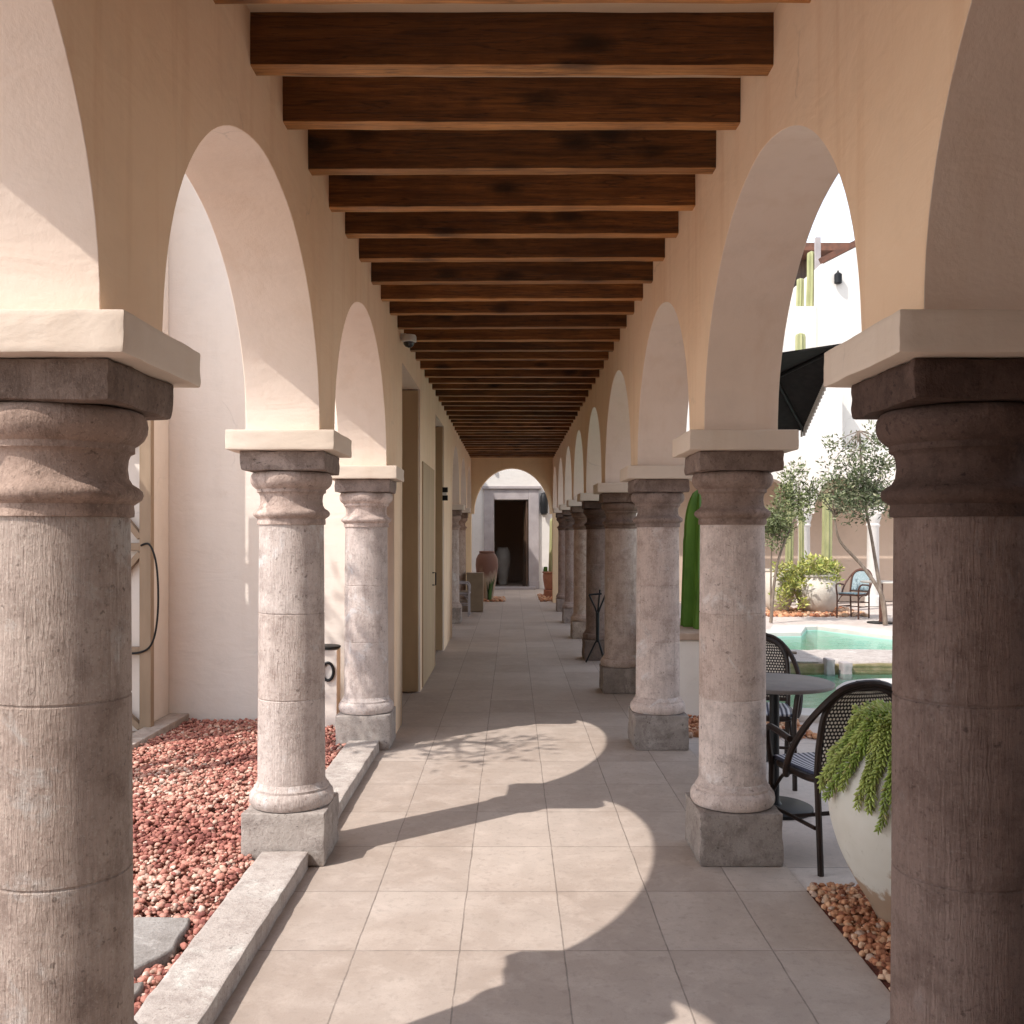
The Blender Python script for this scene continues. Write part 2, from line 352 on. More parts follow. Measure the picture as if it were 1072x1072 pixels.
def jar_mat():
    t = NT('glazed_jar'); tc = t.n('TexCoord'); sp = t.n('SeparateXYZ'); t.l(tc.outputs['Object'], sp.inputs[0])
    v = t.coords(True, (1, 1, 0.45)); n1 = t.noise(v, 6, 5, 0.6)
    zz = t.math('ADD', sp.outputs[2], t.math('MULTIPLY', t.math('SUBTRACT', n1, 0.5), 0.9))
    c = t.mix(t.ramp(zz, [(0.45, 0.0), (0.72, 1.0)]), (0.42, 0.33, 0.25, 1), (0.19, 0.095, 0.07, 1))
    return t.done(c, 0.6, t.bump(n1, 0.3, 0.01), 0.35)
M_jar = jar_mat()

def pot_stain():
    t = NT('stained_white_clay'); tc = t.n('TexCoord'); sp = t.n('SeparateXYZ'); t.l(tc.outputs['Object'], sp.inputs[0])
    v = t.coords(True); n1 = t.noise(v, 5, 6, 0.62); n2 = t.noise(v, 30, 4, 0.6); n3 = t.noise(v, 2.4, 4, 0.55)
    zz = t.math('ADD', sp.outputs[2], t.math('MULTIPLY', t.math('SUBTRACT', n1, 0.5), 0.5))
    c = t.mix(t.ramp(n3, [(0.35, 0.0), (0.65, 1.0)]), (0.62, 0.58, 0.51, 1), (0.54, 0.49, 0.41, 1))
    c = t.mix(t.ramp(zz, [(0.17, 1.0), (0.20, 0.0)]), c, (0.36, 0.25, 0.17, 1))
    c = t.mix(t.math('MULTIPLY', t.ramp(n2, [(0.62, 0.0), (0.72, 1.0)]), 0.4), c, (0.34, 0.29, 0.22, 1))
    return t.done(c, 0.7, t.bump(t.math('ADD', n1, t.math('MULTIPLY', n2, 0.3)), 0.3, 0.008), 0.3)
M_bigpot = pot_stain()

def weave(name, a, b, s):
    """woven cane: light cross points in a dark lattice, staggered rows"""
    t = NT(name); tc = t.n('TexCoord'); sp = t.n('SeparateXYZ'); t.l(tc.outputs['UV'], sp.inputs[0])
    x = t.math('MULTIPLY', sp.outputs[0], s); y = t.math('MULTIPLY', sp.outputs[1], s)
    row = t.math('MODULO', t.math('FLOOR', y), 2.0)
    fx = t.math('SUBTRACT', t.math('FRACT', t.math('ADD', x, t.math('MULTIPLY', row, 0.5))), 0.5)
    fy = t.math('SUBTRACT', t.math('FRACT', y), 0.5)
    d = t.math('SQRT', t.math('ADD', t.math('MULTIPLY', fx, fx), t.math('MULTIPLY', fy, fy)))
    f = t.ramp(d, [(0.29, 1.0), (0.36, 0.0)])
    return t.done(t.mix(f, c4(a), c4(b)), 0.5, t.bump(d, 0.3, 0.003), 0.4)
M_weave = weave('black_cane_weave', (0.018, 0.013, 0.012), (0.62, 0.56, 0.48), 21)
M_weave2 = weave('blue_white_cane_weave', (0.10, 0.20, 0.24), (0.65, 0.68, 0.66), 30)
def stripes(name, a, b, s):
    t = NT(name); tc = t.n('TexCoord'); sp = t.n('SeparateXYZ'); t.l(tc.outputs['UV'], sp.inputs[0])
    f = t.ramp(t.math('FRACT', t.math('MULTIPLY', sp.outputs[0], s)), [(0.42, 0.0), (0.5, 1.0), (0.92, 1.0), (1.0, 0.0)])
    y = t.ramp(t.math('FRACT', t.math('MULTIPLY', sp.outputs[1], s * 1.6)), [(0.1, 0.75), (0.3, 1.0)])
    return t.done(t.mix(1.0, t.mix(f, c4(a), c4(b)), y, 'MULTIPLY'), 0.5, t.bump(y, 0.3, 0.003), 0.3)
M_seat = stripes('striped_cane_seat', (0.06, 0.065, 0.10), (0.62, 0.62, 0.66), 15)

def water_mat(tint, name):
    t = NT(name); v = t.coords(False)
    n1 = t.noise(v, 5, 4, 0.55, 0.4); nb = t.bump(n1, 0.3, 0.05)
    fr = t.n('Fresnel'); fr.inputs['IOR'].default_value = 1.33; t.l(nb, fr.inputs['Normal'])
    tr = t.n('BsdfTransparent'); tr.inputs[0].default_value = c4(tint)
    gl = t.n('BsdfGlossy'); gl.inputs['Roughness'].default_value = 0.02; t.l(nb, gl.inputs['Normal'])
    mx = t.n('MixShader'); t.l(fr.outputs[0], mx.inputs[0]); t.l(tr.outputs[0], mx.inputs[1]); t.l(gl.outputs[0], mx.inputs[2])
    t.l(mx.outputs[0], t.out.inputs[0]); return t.m
M_water = water_mat((0.74, 0.93, 0.88), 'pool_water')

# ------------------------------------------------------------------ layout
XI, XO = 0.922, 1.275               # inner and outer face of the arcade walls
XC = 1.10
SP, Y1 = 2.44, 2.33
def cy(n): return Y1 + SP * (n - 1)
SPRING = 2.09
PH = 0.19                           # half pier
RISE = 0.925
TOP = 3.72
CEIL = 3.435
END = 21.66

def arch_pts(y0, y1, n=44):
    c = (y0 + y1) / 2; a = (y1 - y0) / 2; out = []
    for k in range(n + 1):
        th = PI - PI * k / n
        s = math.sin(th)
        out.append((c + a * math.cos(th), SPRING + RISE * (s ** 0.97 if s > 0 else 0) + 0.005 * noise.noise(Vector((c * 3 + th * 3.1, th * 1.3, 4.0))) * s))
    return out

def wall_run(segs, sgn):
    """segs: list of ('solid',y0,y1,zb) / ('arch',y0,y1); one wall in the y-z plane"""
    pts = []
    for s in segs:
        if s[0] == 'solid': pts += [(s[1], s[3]), (s[2], s[3])]
        else: pts += arch_pts(s[1], s[2])
    mb = MB(); xi, xo = sgn * XI, sgn * XO; rev = []
    def w(y, z):   # hand-trowelled edge: few-millimetre waver
        return 0.004 * noise.noise(Vector((y * 3.1, z * 3.1, sgn * 5)))
    for (ya, za), (yb, zb) in zip(pts[:-1], pts[1:]):
        if abs(ya - yb) < 1e-6:
            if abs(za - zb) < 1e-6: continue
            rev.append(len(mb.f)); mb.add([(xi, ya, za), (xo, ya, za), (xo, yb, zb), (xi, yb, zb)], [(0, 1, 2, 3)])
        else:
            mb.add([(xi, ya, za), (xi, yb, zb), (xi, yb, TOP), (xi, ya, TOP)], [(0, 1, 2, 3)])
            mb.add([(xo, ya, za), (xo, yb, zb), (xo, yb, TOP), (xo, ya, TOP)], [(0, 1, 2, 3)])
            mb.add([(xi, ya, TOP), (xo, ya, TOP), (xo, yb, TOP), (xi, yb, TOP)], [(0, 1, 2, 3)])
            if za > 0.01 or zb > 0.01:
                rev.append(len(mb.f)); mb.add([(xi, ya, za), (xo, ya, za), (xo, yb, zb), (xi, yb, zb)], [(0, 1, 2, 3)])
    for (y, z) in (pts[0], pts[-1]):
        mb.add([(xi, y, z), (xo, y, z), (xo, y, TOP), (xi, y, TOP)], [(0, 1, 2, 3)])
    # weld
    key = {}; nv = []; mp = []
    for p in mb.v:
        k = tuple(round(c, 4) for c in p)
        if k not in key: key[k] = len(nv); nv.append(p)
        mp.append(key[k])
    mb.v = nv; mb.f = [tuple(mp[i] for i in q) for q in mb.f]; mb.mi = rev
    return mb

BACK = -7.0
# right arcade wall: solid behind the camera, arches from bay 0 on
segs = [('solid', BACK, cy(0) - PH, 0.0), ('solid', cy(0) - PH, cy(0) + PH, SPRING)]
for n in range(0, 9):
    a, b = cy(n) + PH, (cy(n + 1) - PH if n < 8 else END - 0.02)
    segs.append(('arch', a, b))
    if n < 8: segs.append(('solid', b, b + 2 * PH, SPRING))
right = wall_run(segs, 1)
wr = thing('arcade_wall', 'cream plastered arcade wall with open arches along the pool courtyard', 'wall', (0, 0, 0))
obj('wall', right, M_wall, wr, smooth=30, bevel=0.012)

segs = [('solid', BACK, cy(0) - PH, 0.0), ('solid', cy(0) - PH, cy(0) + PH, SPRING)]
for n in range(0, 3):
    a, b = cy(n) + PH, cy(n + 1) - PH
    segs.append(('arch', a, b)); segs.append(('solid', b, b + 2 * PH if n < 2 else 7.475, SPRING))
segs += [('solid', 7.475, 8.02, 0), ('solid', 8.02, 9.58, 3.03), ('solid', 9.58, 11.5, 0), ('solid', 11.5, 12.92, 3.03), ('solid', 12.92, cy(6) + PH, 0)]
for n in range(6, 9):
    a, b = cy(n) + PH, (cy(n + 1) - PH if n < 8 else END - 0.02)
    segs.append(('arch', a, b))
    if n < 8: segs.append(('solid', b, b + 2 * PH, SPRING))
wl = thing('arcade_wall', 'cream plastered arcade wall with arches, then door recesses, beside the gravel garden', 'wall', (0, 0, 0))
obj('wall', wall_run(segs, -1), M_wall, wl, smooth=30, bevel=0.012)
# doors set in / on the left wall
for (ya, yb) in ((8.02, 9.58), (11.5, 12.92)):
    d = obj('door', MB().box(-1.262, -1.205, ya + 0.02, yb - 0.075, 0.012, 3.0), M_tandoor, wl, bevel=0.006)
    for pz in (0.2, 1.15, 2.1): obj('door_panel', MB().box(-1.2045, -1.19, ya + 0.2, yb - 0.3, pz, pz + 0.75), M_tandoor, d, bevel=0.008)
    obj('handle', MB().tube([(-1.19, ya + 0.25, 1.0), (-1.15, ya + 0.25, 1.0), (-1.15, ya + 0.25, 1.15), (-1.20, ya + 0.25, 1.15)], 0.009), M_black, d)
    obj('door_leaf', MB().box(-1.20, -0.935, yb - 0.06, yb - 0.008, 0.012, 3.018), M_tandoor, wl, bevel=0.006)
d = obj('door', MB().box(-0.95, -0.908, 9.78, 11.2, 0.012, 2.33), M_tandoor, wl, bevel=0.006)
obj('handle', MB().tube([(-0.908, 10.9, 1.0), (-0.87, 10.9, 1.0), (-0.87, 10.9, 1.14), (-0.908, 10.9, 1.14)], 0.008), M_black, d)
# wall sign: two black squares with a white bar between, projecting near second recess
sg = thing('wall_sign', 'small black and white projecting sign high on the corridor wall', 'sign', (-0.918, 12.60, 2.02))
obj('panel', MB().box(0.0, 0.07, 0, 0.02, 0, 0.068), M_black, sg, bevel=0.003)
obj('panel', MB().box(0.0, 0.07, 0, 0.02, 0.108, 0.175), M_black, sg, bevel=0.003)
obj('strip', MB().box(0.0, 0.055, 0.002, 0.018, 0.070, 0.106), M_whiteplastic, sg)

# end wall with its arch
mb = MB(); yb0, yb1 = END, END + 0.35
half, spr, rise = 0.865, 2.02, 1.04
pts = [(-1.6, 0), (-0.93, 0), (-0.93, spr), (-half, spr)] + [(-half * math.cos(PI * k / 40), spr + rise * math.sin(PI * k / 40)) for k in range(1, 40)] + [(half, spr), (0.93, spr), (0.93, 0), (1.6, 0)]
for (xa, za), (xb, zb) in zip(pts[:-1], pts[1:]):
    if abs(xa - xb) > 1e-6:
        for y in (yb0, yb1): mb.add([(xa, y, za), (xb, y, zb), (xb, y, TOP), (xa, y, TOP)], [(0, 1, 2, 3)])
        mb.add([(xa, yb0, TOP), (xb, yb0, TOP), (xb, yb1, TOP), (xa, yb1, TOP)], [(0, 1, 2, 3)])
    if (za > 0 or zb > 0): mb.add([(xa, yb0, za), (xb, yb0, zb), (xb, yb1, zb), (xa, yb1, za)], [(0, 1, 2, 3)])
for x in (-1.6, 1.6): mb.add([(x, yb0, 0), (x, yb1, 0), (x, yb1, TOP), (x, yb0, TOP)], [(0, 1, 2, 3)])
tag(obj('end_wall', mb, M_ochre, smooth=30, bevel=0.01), 'ochre end wall with one wide round arch closing the corridor', 'wall')
# wall closing the corridor far behind the viewpoint
tag(obj('rear_wall', MB().box(-1.6, 1.6, BACK - 0.3, BACK - 0.01, 0, TOP), M_wall), 'plain plaster wall at the near end of the covered walk', 'wall')

# unseen block added to keep light off the near arch and column
tag(obj('unseen_light_blocker', MB().box(1.40, 9.0, -9.0, 1.72, 0, 6.5), M_brownp, smooth=0, bevel=0.015), 'tan house wing closing the courtyard behind the near columns', 'building')
# ceiling
struct(tag(obj('ceiling', MB().box(-0.93, 0.93, BACK, END + 0.1, CEIL, 3.62), M_ceil, smooth=0), 'cream plaster ceiling between the timber beams', 'ceiling'))
del_label = None

# beams
BW, BS = 0.085, 0.479
ords = ['first', 'second', 'third', 'fourth', 'fifth', 'sixth', 'seventh', 'eighth', 'ninth', 'tenth', 'eleventh', 'twelfth']
nb = 0; k = -10
beam_meshes = []
for q in range(5):
    bm_ = rough_box(2 * 0.945, BW, CEIL - 3.25 + 0.02, 0.007, 0.0055, 3 + q * 7, cuts=14)
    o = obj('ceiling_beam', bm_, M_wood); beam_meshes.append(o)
    o.data.materials.append(M_underlit)       # paler underside: light bounced off the floor is put into the wood colour
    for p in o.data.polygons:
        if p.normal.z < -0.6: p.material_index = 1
k = -14
first = list(beam_meshes)
while True:
    y = 3.365 + BW / 2 + BS * k
    if y > END - 0.1: break
    o = first.pop() if first else beam_meshes[(k * 3) % 5].copy()
    if o.name not in COL.objects: COL.objects.link(o)
    j = (k * 37) % 11
    o.location = (0.0, y + 0.006 * math.sin(k * 2.3), 3.25 + 0.007 * math.sin(k * 1.7)); o.rotation_euler = (0.02 * math.sin(k * 4.1), 0.004 * math.sin(k * 2.9), (PI if k % 2 else 0) + 0.006 * math.sin(k * 1.9))
    if k < -1: lab = 'dark timber ceiling beam overhead near the viewpoint, out of the picture'
    elif k == -1: lab = 'dark timber beam only just cut by the top edge of the photo'
    elif k < 12: lab = ords[k] + ' whole dark timber ceiling beam counted from the top edge'
    else: lab = 'dark timber beam in the dense far run of the corridor ceiling'
    tag(o, lab, 'beam', 'timber ceiling beams')
    k += 1

# ------------------------------------------------------------------ columns
def col_proto():
    t = thing('stone_column', 'x', 'column', (0, 0, 0))
    obj('plinth', rough_box(0.40, 0.40, 0.255, 0.012, 0.008, 2.0, cuts=10), M_plinth, t)
    pr = [(0.17, 0.257), (0.196, 0.259), (0.205, 0.275), (0.207, 0.295), (0.203, 0.315), (0.192, 0.331), (0.183, 0.335), (0.183, 0.347), (0.178, 0.350), (0.172, 0.362), (0.166, 0.374)]
    obj('base', MB().lathe(pr, 64, wob=0.006, seed=1), M_shaft, t)
    pr = [(0.165, 0.372)]
    za, zb_ = 0.372, 1.64
    joints = (0.785, 1.205)
    zs = [za + (zb_ - za) * k / 24 for k in range(1, 25)]
    rad = lambda z: 0.1655 - 0.0075 * (z - za) / (zb_ - za)
    for j in joints: zs += [j - 0.0045, j - 0.0018, j + 0.0018, j + 0.0045]
    for z in sorted(zs):
        dr = 0.003 if any(abs(z - j) < 0.003 for j in joints) else 0
        pr.append((rad(z) - dr, z))
    obj('shaft', MB().lathe(pr, 72, wob=0.008, seed=4), M_shaft, t, smooth=22)
    pr = [(0.150, 1.639), (0.166, 1.641), (0.167, 1.652), (0.165, 1.670), (0.174, 1.676), (0.184, 1.684), (0.188, 1.694), (0.185, 1.704), (0.176, 1.713), (0.162, 1.722),
          (0.154, 1.736), (0.151, 1.76), (0.153, 1.783), (0.158, 1.795), (0.168, 1.800), (0.168, 1.815), (0.176, 1.820), (0.189, 1.832), (0.197, 1.848), (0.199, 1.866), (0.196, 1.882), (0.188, 1.894), (0.178, 1.899)]
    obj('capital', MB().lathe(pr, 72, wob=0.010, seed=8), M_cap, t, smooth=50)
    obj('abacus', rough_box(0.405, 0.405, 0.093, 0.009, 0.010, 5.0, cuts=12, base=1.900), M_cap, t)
    obj('impost', rough_box(0.515, 0.515, 0.095, 0.007, 0.0045, 9.0, cuts=10, base=1.994), M_impost, t)
    return t
proto = col_proto()
G = 'stone columns carrying the arches'
lr = {0: 'stone column behind the viewpoint on the pool side of the walk',
      1: 'nearest dark brown column cut by the photo edge, before the big white pot',
      2: 'stone column beside the bistro table and dark cane chair',
      3: 'stone column just beyond the one beside the bistro table, by the planter wall',
      4: 'fourth stone column on the pool side, the last before the tripod stand',
      5: 'darker brown stone column behind the black tripod stand',
      6: 'stone column next beyond the one behind the black tripod stand',
      7: 'seventh stone column from the near end on the pool side',
      8: 'farthest stone column on the pool side, by the end arch'}
ll = {0: 'stone column behind the viewpoint on the gravel garden side',
      1: 'nearest stone column with sunlit flank, cut by the photo edge at the gravel bed',
      2: 'sunlit stone column standing between two kerb stones at the gravel bed',
      3: 'stone column with dappled tree shadow against the corridor wall end',
      7: 'farther stone column by the pale chair, past the door recesses',
      8: 'last stone column behind the brown box, at the end arch'}
tR = {1: (0.46, 0.375, 0.345), 2: (1.30, 1.25, 1.22), 3: (1.26, 1.22, 1.21), 4: (1.05, 0.98, 0.92), 5: (0.50, 0.42, 0.38), 6: (0.95, 0.84, 0.74), 7: (0.9, 0.83, 0.8), 8: (0.75, 0.65, 0.6)}  # the nearest column's shade is put into its dark tint
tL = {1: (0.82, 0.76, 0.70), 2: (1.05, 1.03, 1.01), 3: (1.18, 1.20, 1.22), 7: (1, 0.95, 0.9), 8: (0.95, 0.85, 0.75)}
used = False
def place(n, sx, lab, tint):
    global used
    loc = (sx * XC, cy(n), 0)
    if not used: o = proto; o.location = loc; o['label'] = lab; o['group'] = G; used = True
    else: o = dup(proto, loc, 0, lab, G)
    o.rotation_euler = (0, 0, 0.004 * math.sin(n * 5 + sx))
    for ch in o.children:
        kx = ch.name.split('.')[0]
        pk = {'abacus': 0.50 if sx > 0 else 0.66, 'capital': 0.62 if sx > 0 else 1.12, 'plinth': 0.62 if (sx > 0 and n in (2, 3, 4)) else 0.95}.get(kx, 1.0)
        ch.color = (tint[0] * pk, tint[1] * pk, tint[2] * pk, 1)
        if kx in ('base', 'shaft', 'capital'): ch.rotation_euler = (0, 0, 0.35 * math.sin(n * 3.3 + sx))
        elif kx != 'impost': ch.rotation_euler = (0, 0, (n * 2 + (sx > 0)) % 4 * PI / 2)
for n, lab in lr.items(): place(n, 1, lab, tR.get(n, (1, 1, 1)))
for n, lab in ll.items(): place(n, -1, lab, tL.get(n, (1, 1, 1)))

# ------------------------------------------------------------------ ground
def fill(loops, z, name, mat, label, cat):
    bm = bmesh.new(); edges = []
    for lp in loops:
        vs = [bm.verts.new((x, y, z)) for x, y in lp]
        for k in range(len(vs)): edges.append(bm.edges.new((vs[k], vs[(k + 1) % len(vs)])))
    bmesh.ops.triangle_fill(bm, use_beauty=True, use_dissolve=False, edges=edges)
    mb = MB(); bm.verts.index_update(); mb.add([v.co[:] for v in bm.verts], [[v.index for v in f.verts] for f in bm.faces]); bm.free()
    o = obj(name, mb, mat, smooth=0)
    for p in o.data.polygons:
        if p.normal.z < 0: p.flip()
    return struct(tag(o, label, cat))

low = [(2.45, 8.5), (3.2, 8.3), (6.5, 8.1), (9.5, 8.4), (9.8, 11.2), (2.3, 11.2)]
upp = [(2.2, 12.15), (2.2, 14.75), (3.9, 14.8), (4.5, 14.85), (4.85, 15.75), (5.05, 15.8), (5.9, 13.95), (9.0, 12.15)]
fill([[(-80, -80), (90, -80), (90, 160), (-80, 160)], low, upp], -0.012, 'ground', M_terr, 'pale stone paving of the courtyard', 'ground')
struct(tag(obj('walkway', MB().box(-1.22, 1.32, BACK, END + 0.34, -0.2, 0.0), M_floor, smooth=0, bevel=0.004), 'walkway of large pinkish grey stone tiles under the beams', 'walkway'))
struct(tag(obj('patio_paving', MB().box(-4, 4, END + 0.35, 27.0, -0.2, -0.004), M_floor, smooth=0), 'stone paving of the small patio beyond the end arch', 'paving'))

def gravel(name, region, count, smin, smax, palette, zbase, label, mound=0.02, seed=1, inside=None, weights=None):
    rnd = random.Random(seed)
    bm = bmesh.new(); bmesh.ops.create_icosphere(bm, subdivisions=2, radius=1)
    bv = [v.co.copy() for v in bm.verts]; bm.verts.index_update(); bf = [[v.index for v in f.verts] for f in bm.faces]; bm.free()
    variants = []
    for q in range(8):
        off = Vector((q * 13.1, q * 7.7, q * 3.3))
        variants.append([p * (1 + 0.38 * noise.noise(p * 1.2 + off) + (0.10 + 0.05 * q) * noise.noise(p * 2.6 + off)) for p in bv])
    mb = MB(); mb.c = []; V = []; F = []; Cc = []
    x0, x1, y0, y1 = region; n = 0; tries = 0
    while n < count and tries < count * 4:
        tries += 1
        x = rnd.uniform(x0, x1); y = rnd.uniform(y0, y1)
        if inside and not inside(x, y): continue
        s = smin + (smax - smin) * rnd.random() ** 1.5
        z = zbase + mound * noise.noise(Vector((x * 1.8, y * 1.8, seed))) + rnd.uniform(-0.012, 0.018)
        rot = Matrix.Rotation(rnd.uniform(0, 6.28), 3, 'Z') @ Matrix.Rotation(rnd.uniform(-0.5, 0.5), 3, 'X')
        sc3 = Vector((rnd.uniform(0.8, 1.3), rnd.uniform(0.7, 1.0), rnd.uniform(0.5, 0.85))) * s
        g = 0.75 * noise.noise(Vector((x * 1.6 + seed, y * 1.3, 0))) + rnd.gauss(-0.08, 0.44)
        idx = min(len(palette) - 1, max(0, int((g + 0.9) / 1.8 * len(palette))))
        c = palette[idx]; m = rnd.uniform(0.86, 1.28)
        o = len(V)
        for p in variants[rnd.randrange(8)]:
            w = rot @ Vector((p.x * sc3.x, p.y * sc3.y, p.z * sc3.z)); V.append((x + w.x, y + w.y, z + w.z)); Cc.append((c[0] * m, c[1] * m, c[2] * m))
        F.extend([tuple(i + o for i in q) for q in bf]); n += 1
    mb.v = V; mb.f = F; mb.c = Cc
    me = bpy.data.meshes.new(name); me.from_pydata(V, [], F)
    ca = me.color_attributes.new('hue', 'FLOAT_COLOR', 'POINT'); flat = []
    for c in Cc: flat.extend((*c, 1.0))
    ca.data.foreach_set('color', flat); me.materials.append(M_pebble)
    me.polygons.foreach_set('use_smooth', [True] * len(me.polygons)); me.update()
    o = bpy.data.objects.new(name, me); COL.objects.link(o)
    return tag(o, label, 'gravel', kind='stuff')

RED = [(0.22, 0.080, 0.065), (0.30, 0.112, 0.088), (0.37, 0.150, 0.115), (0.42, 0.185, 0.14), (0.47, 0.235, 0.18), (0.51, 0.29, 0.22), (0.55, 0.37, 0.285), (0.58, 0.44, 0.36)]
struct(tag(obj('garden_bed', MB().box(-2.70, -1.225, -1.0, 7.98, -0.2, 0.015), M_soil, smooth=0), 'red soil of the gravel bed', 'soil'))
slabs = [[(-2.3, 3.78), (-1.28, 3.81), (-1.26, 3.67), (-1.25, 3.52), (-1.31, 3.37), (-1.36, 3.29), (-2.3, 2.95)], [(-2.3, 2.86), (-1.38, 3.20), (-1.255, 3.27), (-1.245, 3.2), (-1.255, 3.13), (-1.3, 3.08), (-2.3, 2.55)]]
def inpoly(x, y, poly):
    r = False; j = len(poly) - 1
    for i in range(len(poly)):
        (xi, yi), (xj, yj) = poly[i], poly[j]
        if (yi > y) != (yj > y) and x < (xj - xi) * (y - yi) / (yj - yi) + xi: r = not r
        j = i
    return r
def okl(x, y):
    if any(inpoly(x, y, s) for s in slabs): return False
    for n in (1, 2, 3):
        if abs(x + XC) < 0.215 and abs(y - cy(n)) < 0.215: return False
    return x < -1.215 or any(abs(y - cy(n)) < 0.2 for n in ())
gravel('gravel', (-2.69, -1.215, 1.6, 7.96), 24000, 0.0065, 0.0195, RED, 0.040, 'red and cream volcanic gravel filling the garden bed', 0.022, 3, okl)
ORG = [(0.26, 0.10, 0.055), (0.40, 0.17, 0.09), (0.49, 0.24, 0.13), (0.54, 0.31, 0.18), (0.58, 0.38, 0.25), (0.46, 0.32, 0.24)]
struct(tag(obj('planting_bed', MB().box(1.325, 2.6, -1.0, 4.29, -0.2, -0.006), M_soil, smooth=0), 'soil under the orange pebbles beside the walkway', 'soil'))
gravel('gravel', (1.33, 2.2, 2.6, 4.28), 7000, 0.008, 0.020, ORG, 0.008, 'orange brown pebbles between the walkway edge and the big white pot', 0.01, 5)
gravel('gravel', (1.33, 2.4, 7.45, 8.25), 900, 0.014, 0.03, ORG, 0.004, 'orange pebbles at the foot of the white planter wall', 0.01, 6)

# kerb stones between the columns, garden side
labs = ['pale kerb stone nearest the viewpoint along the gravel bed', 'pale kerb stone between the second and third garden side columns', 'kerb stone beside the viewpoint']
for k, (a, b) in enumerate([(cy(1) + 0.2, cy(2) - 0.205), (cy(2) + 0.2, cy(3) - 0.205), (cy(0) + 0.2, cy(1) - 0.205)]):
    mb = rough_box(0.225, b - a, 0.10, 0.009, 0.006, 3 + k, cuts=26, base=-0.02)
    o = obj('kerb_stone', mb, M_kerb, loc=(-1.085, (a + b) / 2, 0)); tag(o, labs[k], 'kerb', 'kerb stones along the gravel bed')
# groove edge strip at the foot of the kerb
for k, s in enumerate(slabs):
    pts = []
    m = len(s)
    for i in range(m):
        (xa, ya), (xb, yb) = s[i], s[(i + 1) % m]
        for q in range(6):
            t_ = q / 6; x = xa + (xb - xa) * t_; y = ya + (yb - ya) * t_
            pts.append((x + 0.016 * noise.noise(Vector((x * 7, y * 7, k))), y + 0.016 * noise.noise(Vector((x * 7, y * 7, k + 5)))))
    o = obj('stepping_stone', MB().prism(pts, 0.0, 0.072), M_slate, bevel=0.008)
    tag(o, ['larger grey stepping stone in the gravel, farther from the viewpoint', 'grey stepping stone in the gravel closest to the photo bottom'][k], 'stepping stone', 'stepping stones in the gravel')
# far kerb of the garden bed
o = obj('kerb_stone', rough_box(0.16, 9.0, 0.09, 0.008, 0.003, 12, cuts=20), M_kerb, loc=(-2.78, 3.49, 0)); tag(o, 'long kerb stone closing the gravel bed below the timber trellis', 'kerb')

# garden building behind the gravel bed
b = thing('garden_building', 'tall plain white building wall rising behind the gravel bed', 'building', (-1.28, 8.0, 0))
mb = MB().box(-6.5, 0.0, 0.0, 6.6, 0, 6.6)
obj('wall', mb, M_white, b, smooth=0, bevel=0.015)
obj('buttress', MB().box(-2.6, -1.59, -0.50, -0.004, 0, 6.6), M_white, b, smooth=0, bevel=0.015)
tag(obj('unseen_shade_wall', MB().box(-4.36, -4.2, 5.7, 7.45, 0, 4.0), M_white, bevel=0.015), 'plain white screen wall shading the timber trellis from the side', 'wall')  # out of view, added to cast shade on trellis and buttress
tag(obj('garden_wall', MB().box(-3.2, -3.0, 14.7, 26.99, 0, 6.4), M_white, smooth=0), 'plain wall shading the far garden arches', 'wall')  # backdrop of the far arches, raised and lengthened to shade the patio

# timber trellis against the buttress
tr = thing('trellis', 'cream timber lattice frame with diagonal braces leaning at the building corner', 'trellis', (-2.905, 7.44, 0))
for x in (0.06, -0.62): obj('post', MB().box(x - 0.045, x + 0.045, -0.035, 0.035, 0, 2.75), M_trellis, tr, bevel=0.004)
for z in (0.68, 1.49, 2.34): obj('rail', MB().box(-0.575, 0.015, -0.03, 0.03, z - 0.03, z + 0.03), M_trellis, tr, bevel=0.004)
for (a, b_) in (((0.015, 0, 0.08), (-0.575, 0, 0.64)), ((0.015, 0, 1.44), (-0.575, 0, 0.74)), ((0.015, 0, 1.56), (-0.575, 0, 2.28))):
    obj('brace', MB().bar(a, b_, 0.045, 0.06), M_trellis, tr, bevel=0.003)
obj('base', MB().box(-0.75, 0.13, -0.1, 0.05, 0, 0.045), M_kerb, tr, bevel=0.004)
pts = [(0.10 + 0.075 * math.sin(PI * k / 16) ** 0.8, -0.045, 1.50 - 0.82 * k / 16) for k in range(17)]
tag(obj('cable', MB().tube(smooth_path([(-2.905 + p[0], 7.42 + p[1], p[2]) for p in [(0.03, -0.02, 1.50), (0.10, -0.04, 1.51), (0.15, -0.045, 1.40), (0.172, -0.045, 1.2), (0.168, -0.045, 0.95), (0.13, -0.04, 0.76), (0.05, -0.03, 0.68), (-0.1, -0.03, 0.665), (-0.3, -0.02, 0.68)]], 6), 0.008), M_black), 'thin dark cable looping from rail to rail of the timber trellis', 'cable')

# hose post
hp = thing('hose_post', 'short cream post with dark round cap and hanging hose loop', 'post', (-1.50, 7.72, 0))
obj('post', MB().box(-0.10, 0.10, -0.08, 0.08, 0, 0.66), M_white, hp, bevel=0.006)
obj('cap', MB().lathe([(0.10, 0.668), (0.115, 0.672), (0.115, 0.685), (0.10, 0.69)], 24), M_black, hp)
obj('hose', MB().tube([(0.03 + 0.045 * math.sin(2 * PI * k / 24) , -0.095, 0.49 + 0.07 * math.cos(2 * PI * k / 24)) for k in range(24)], 0.012, closed=True), M_black, hp)

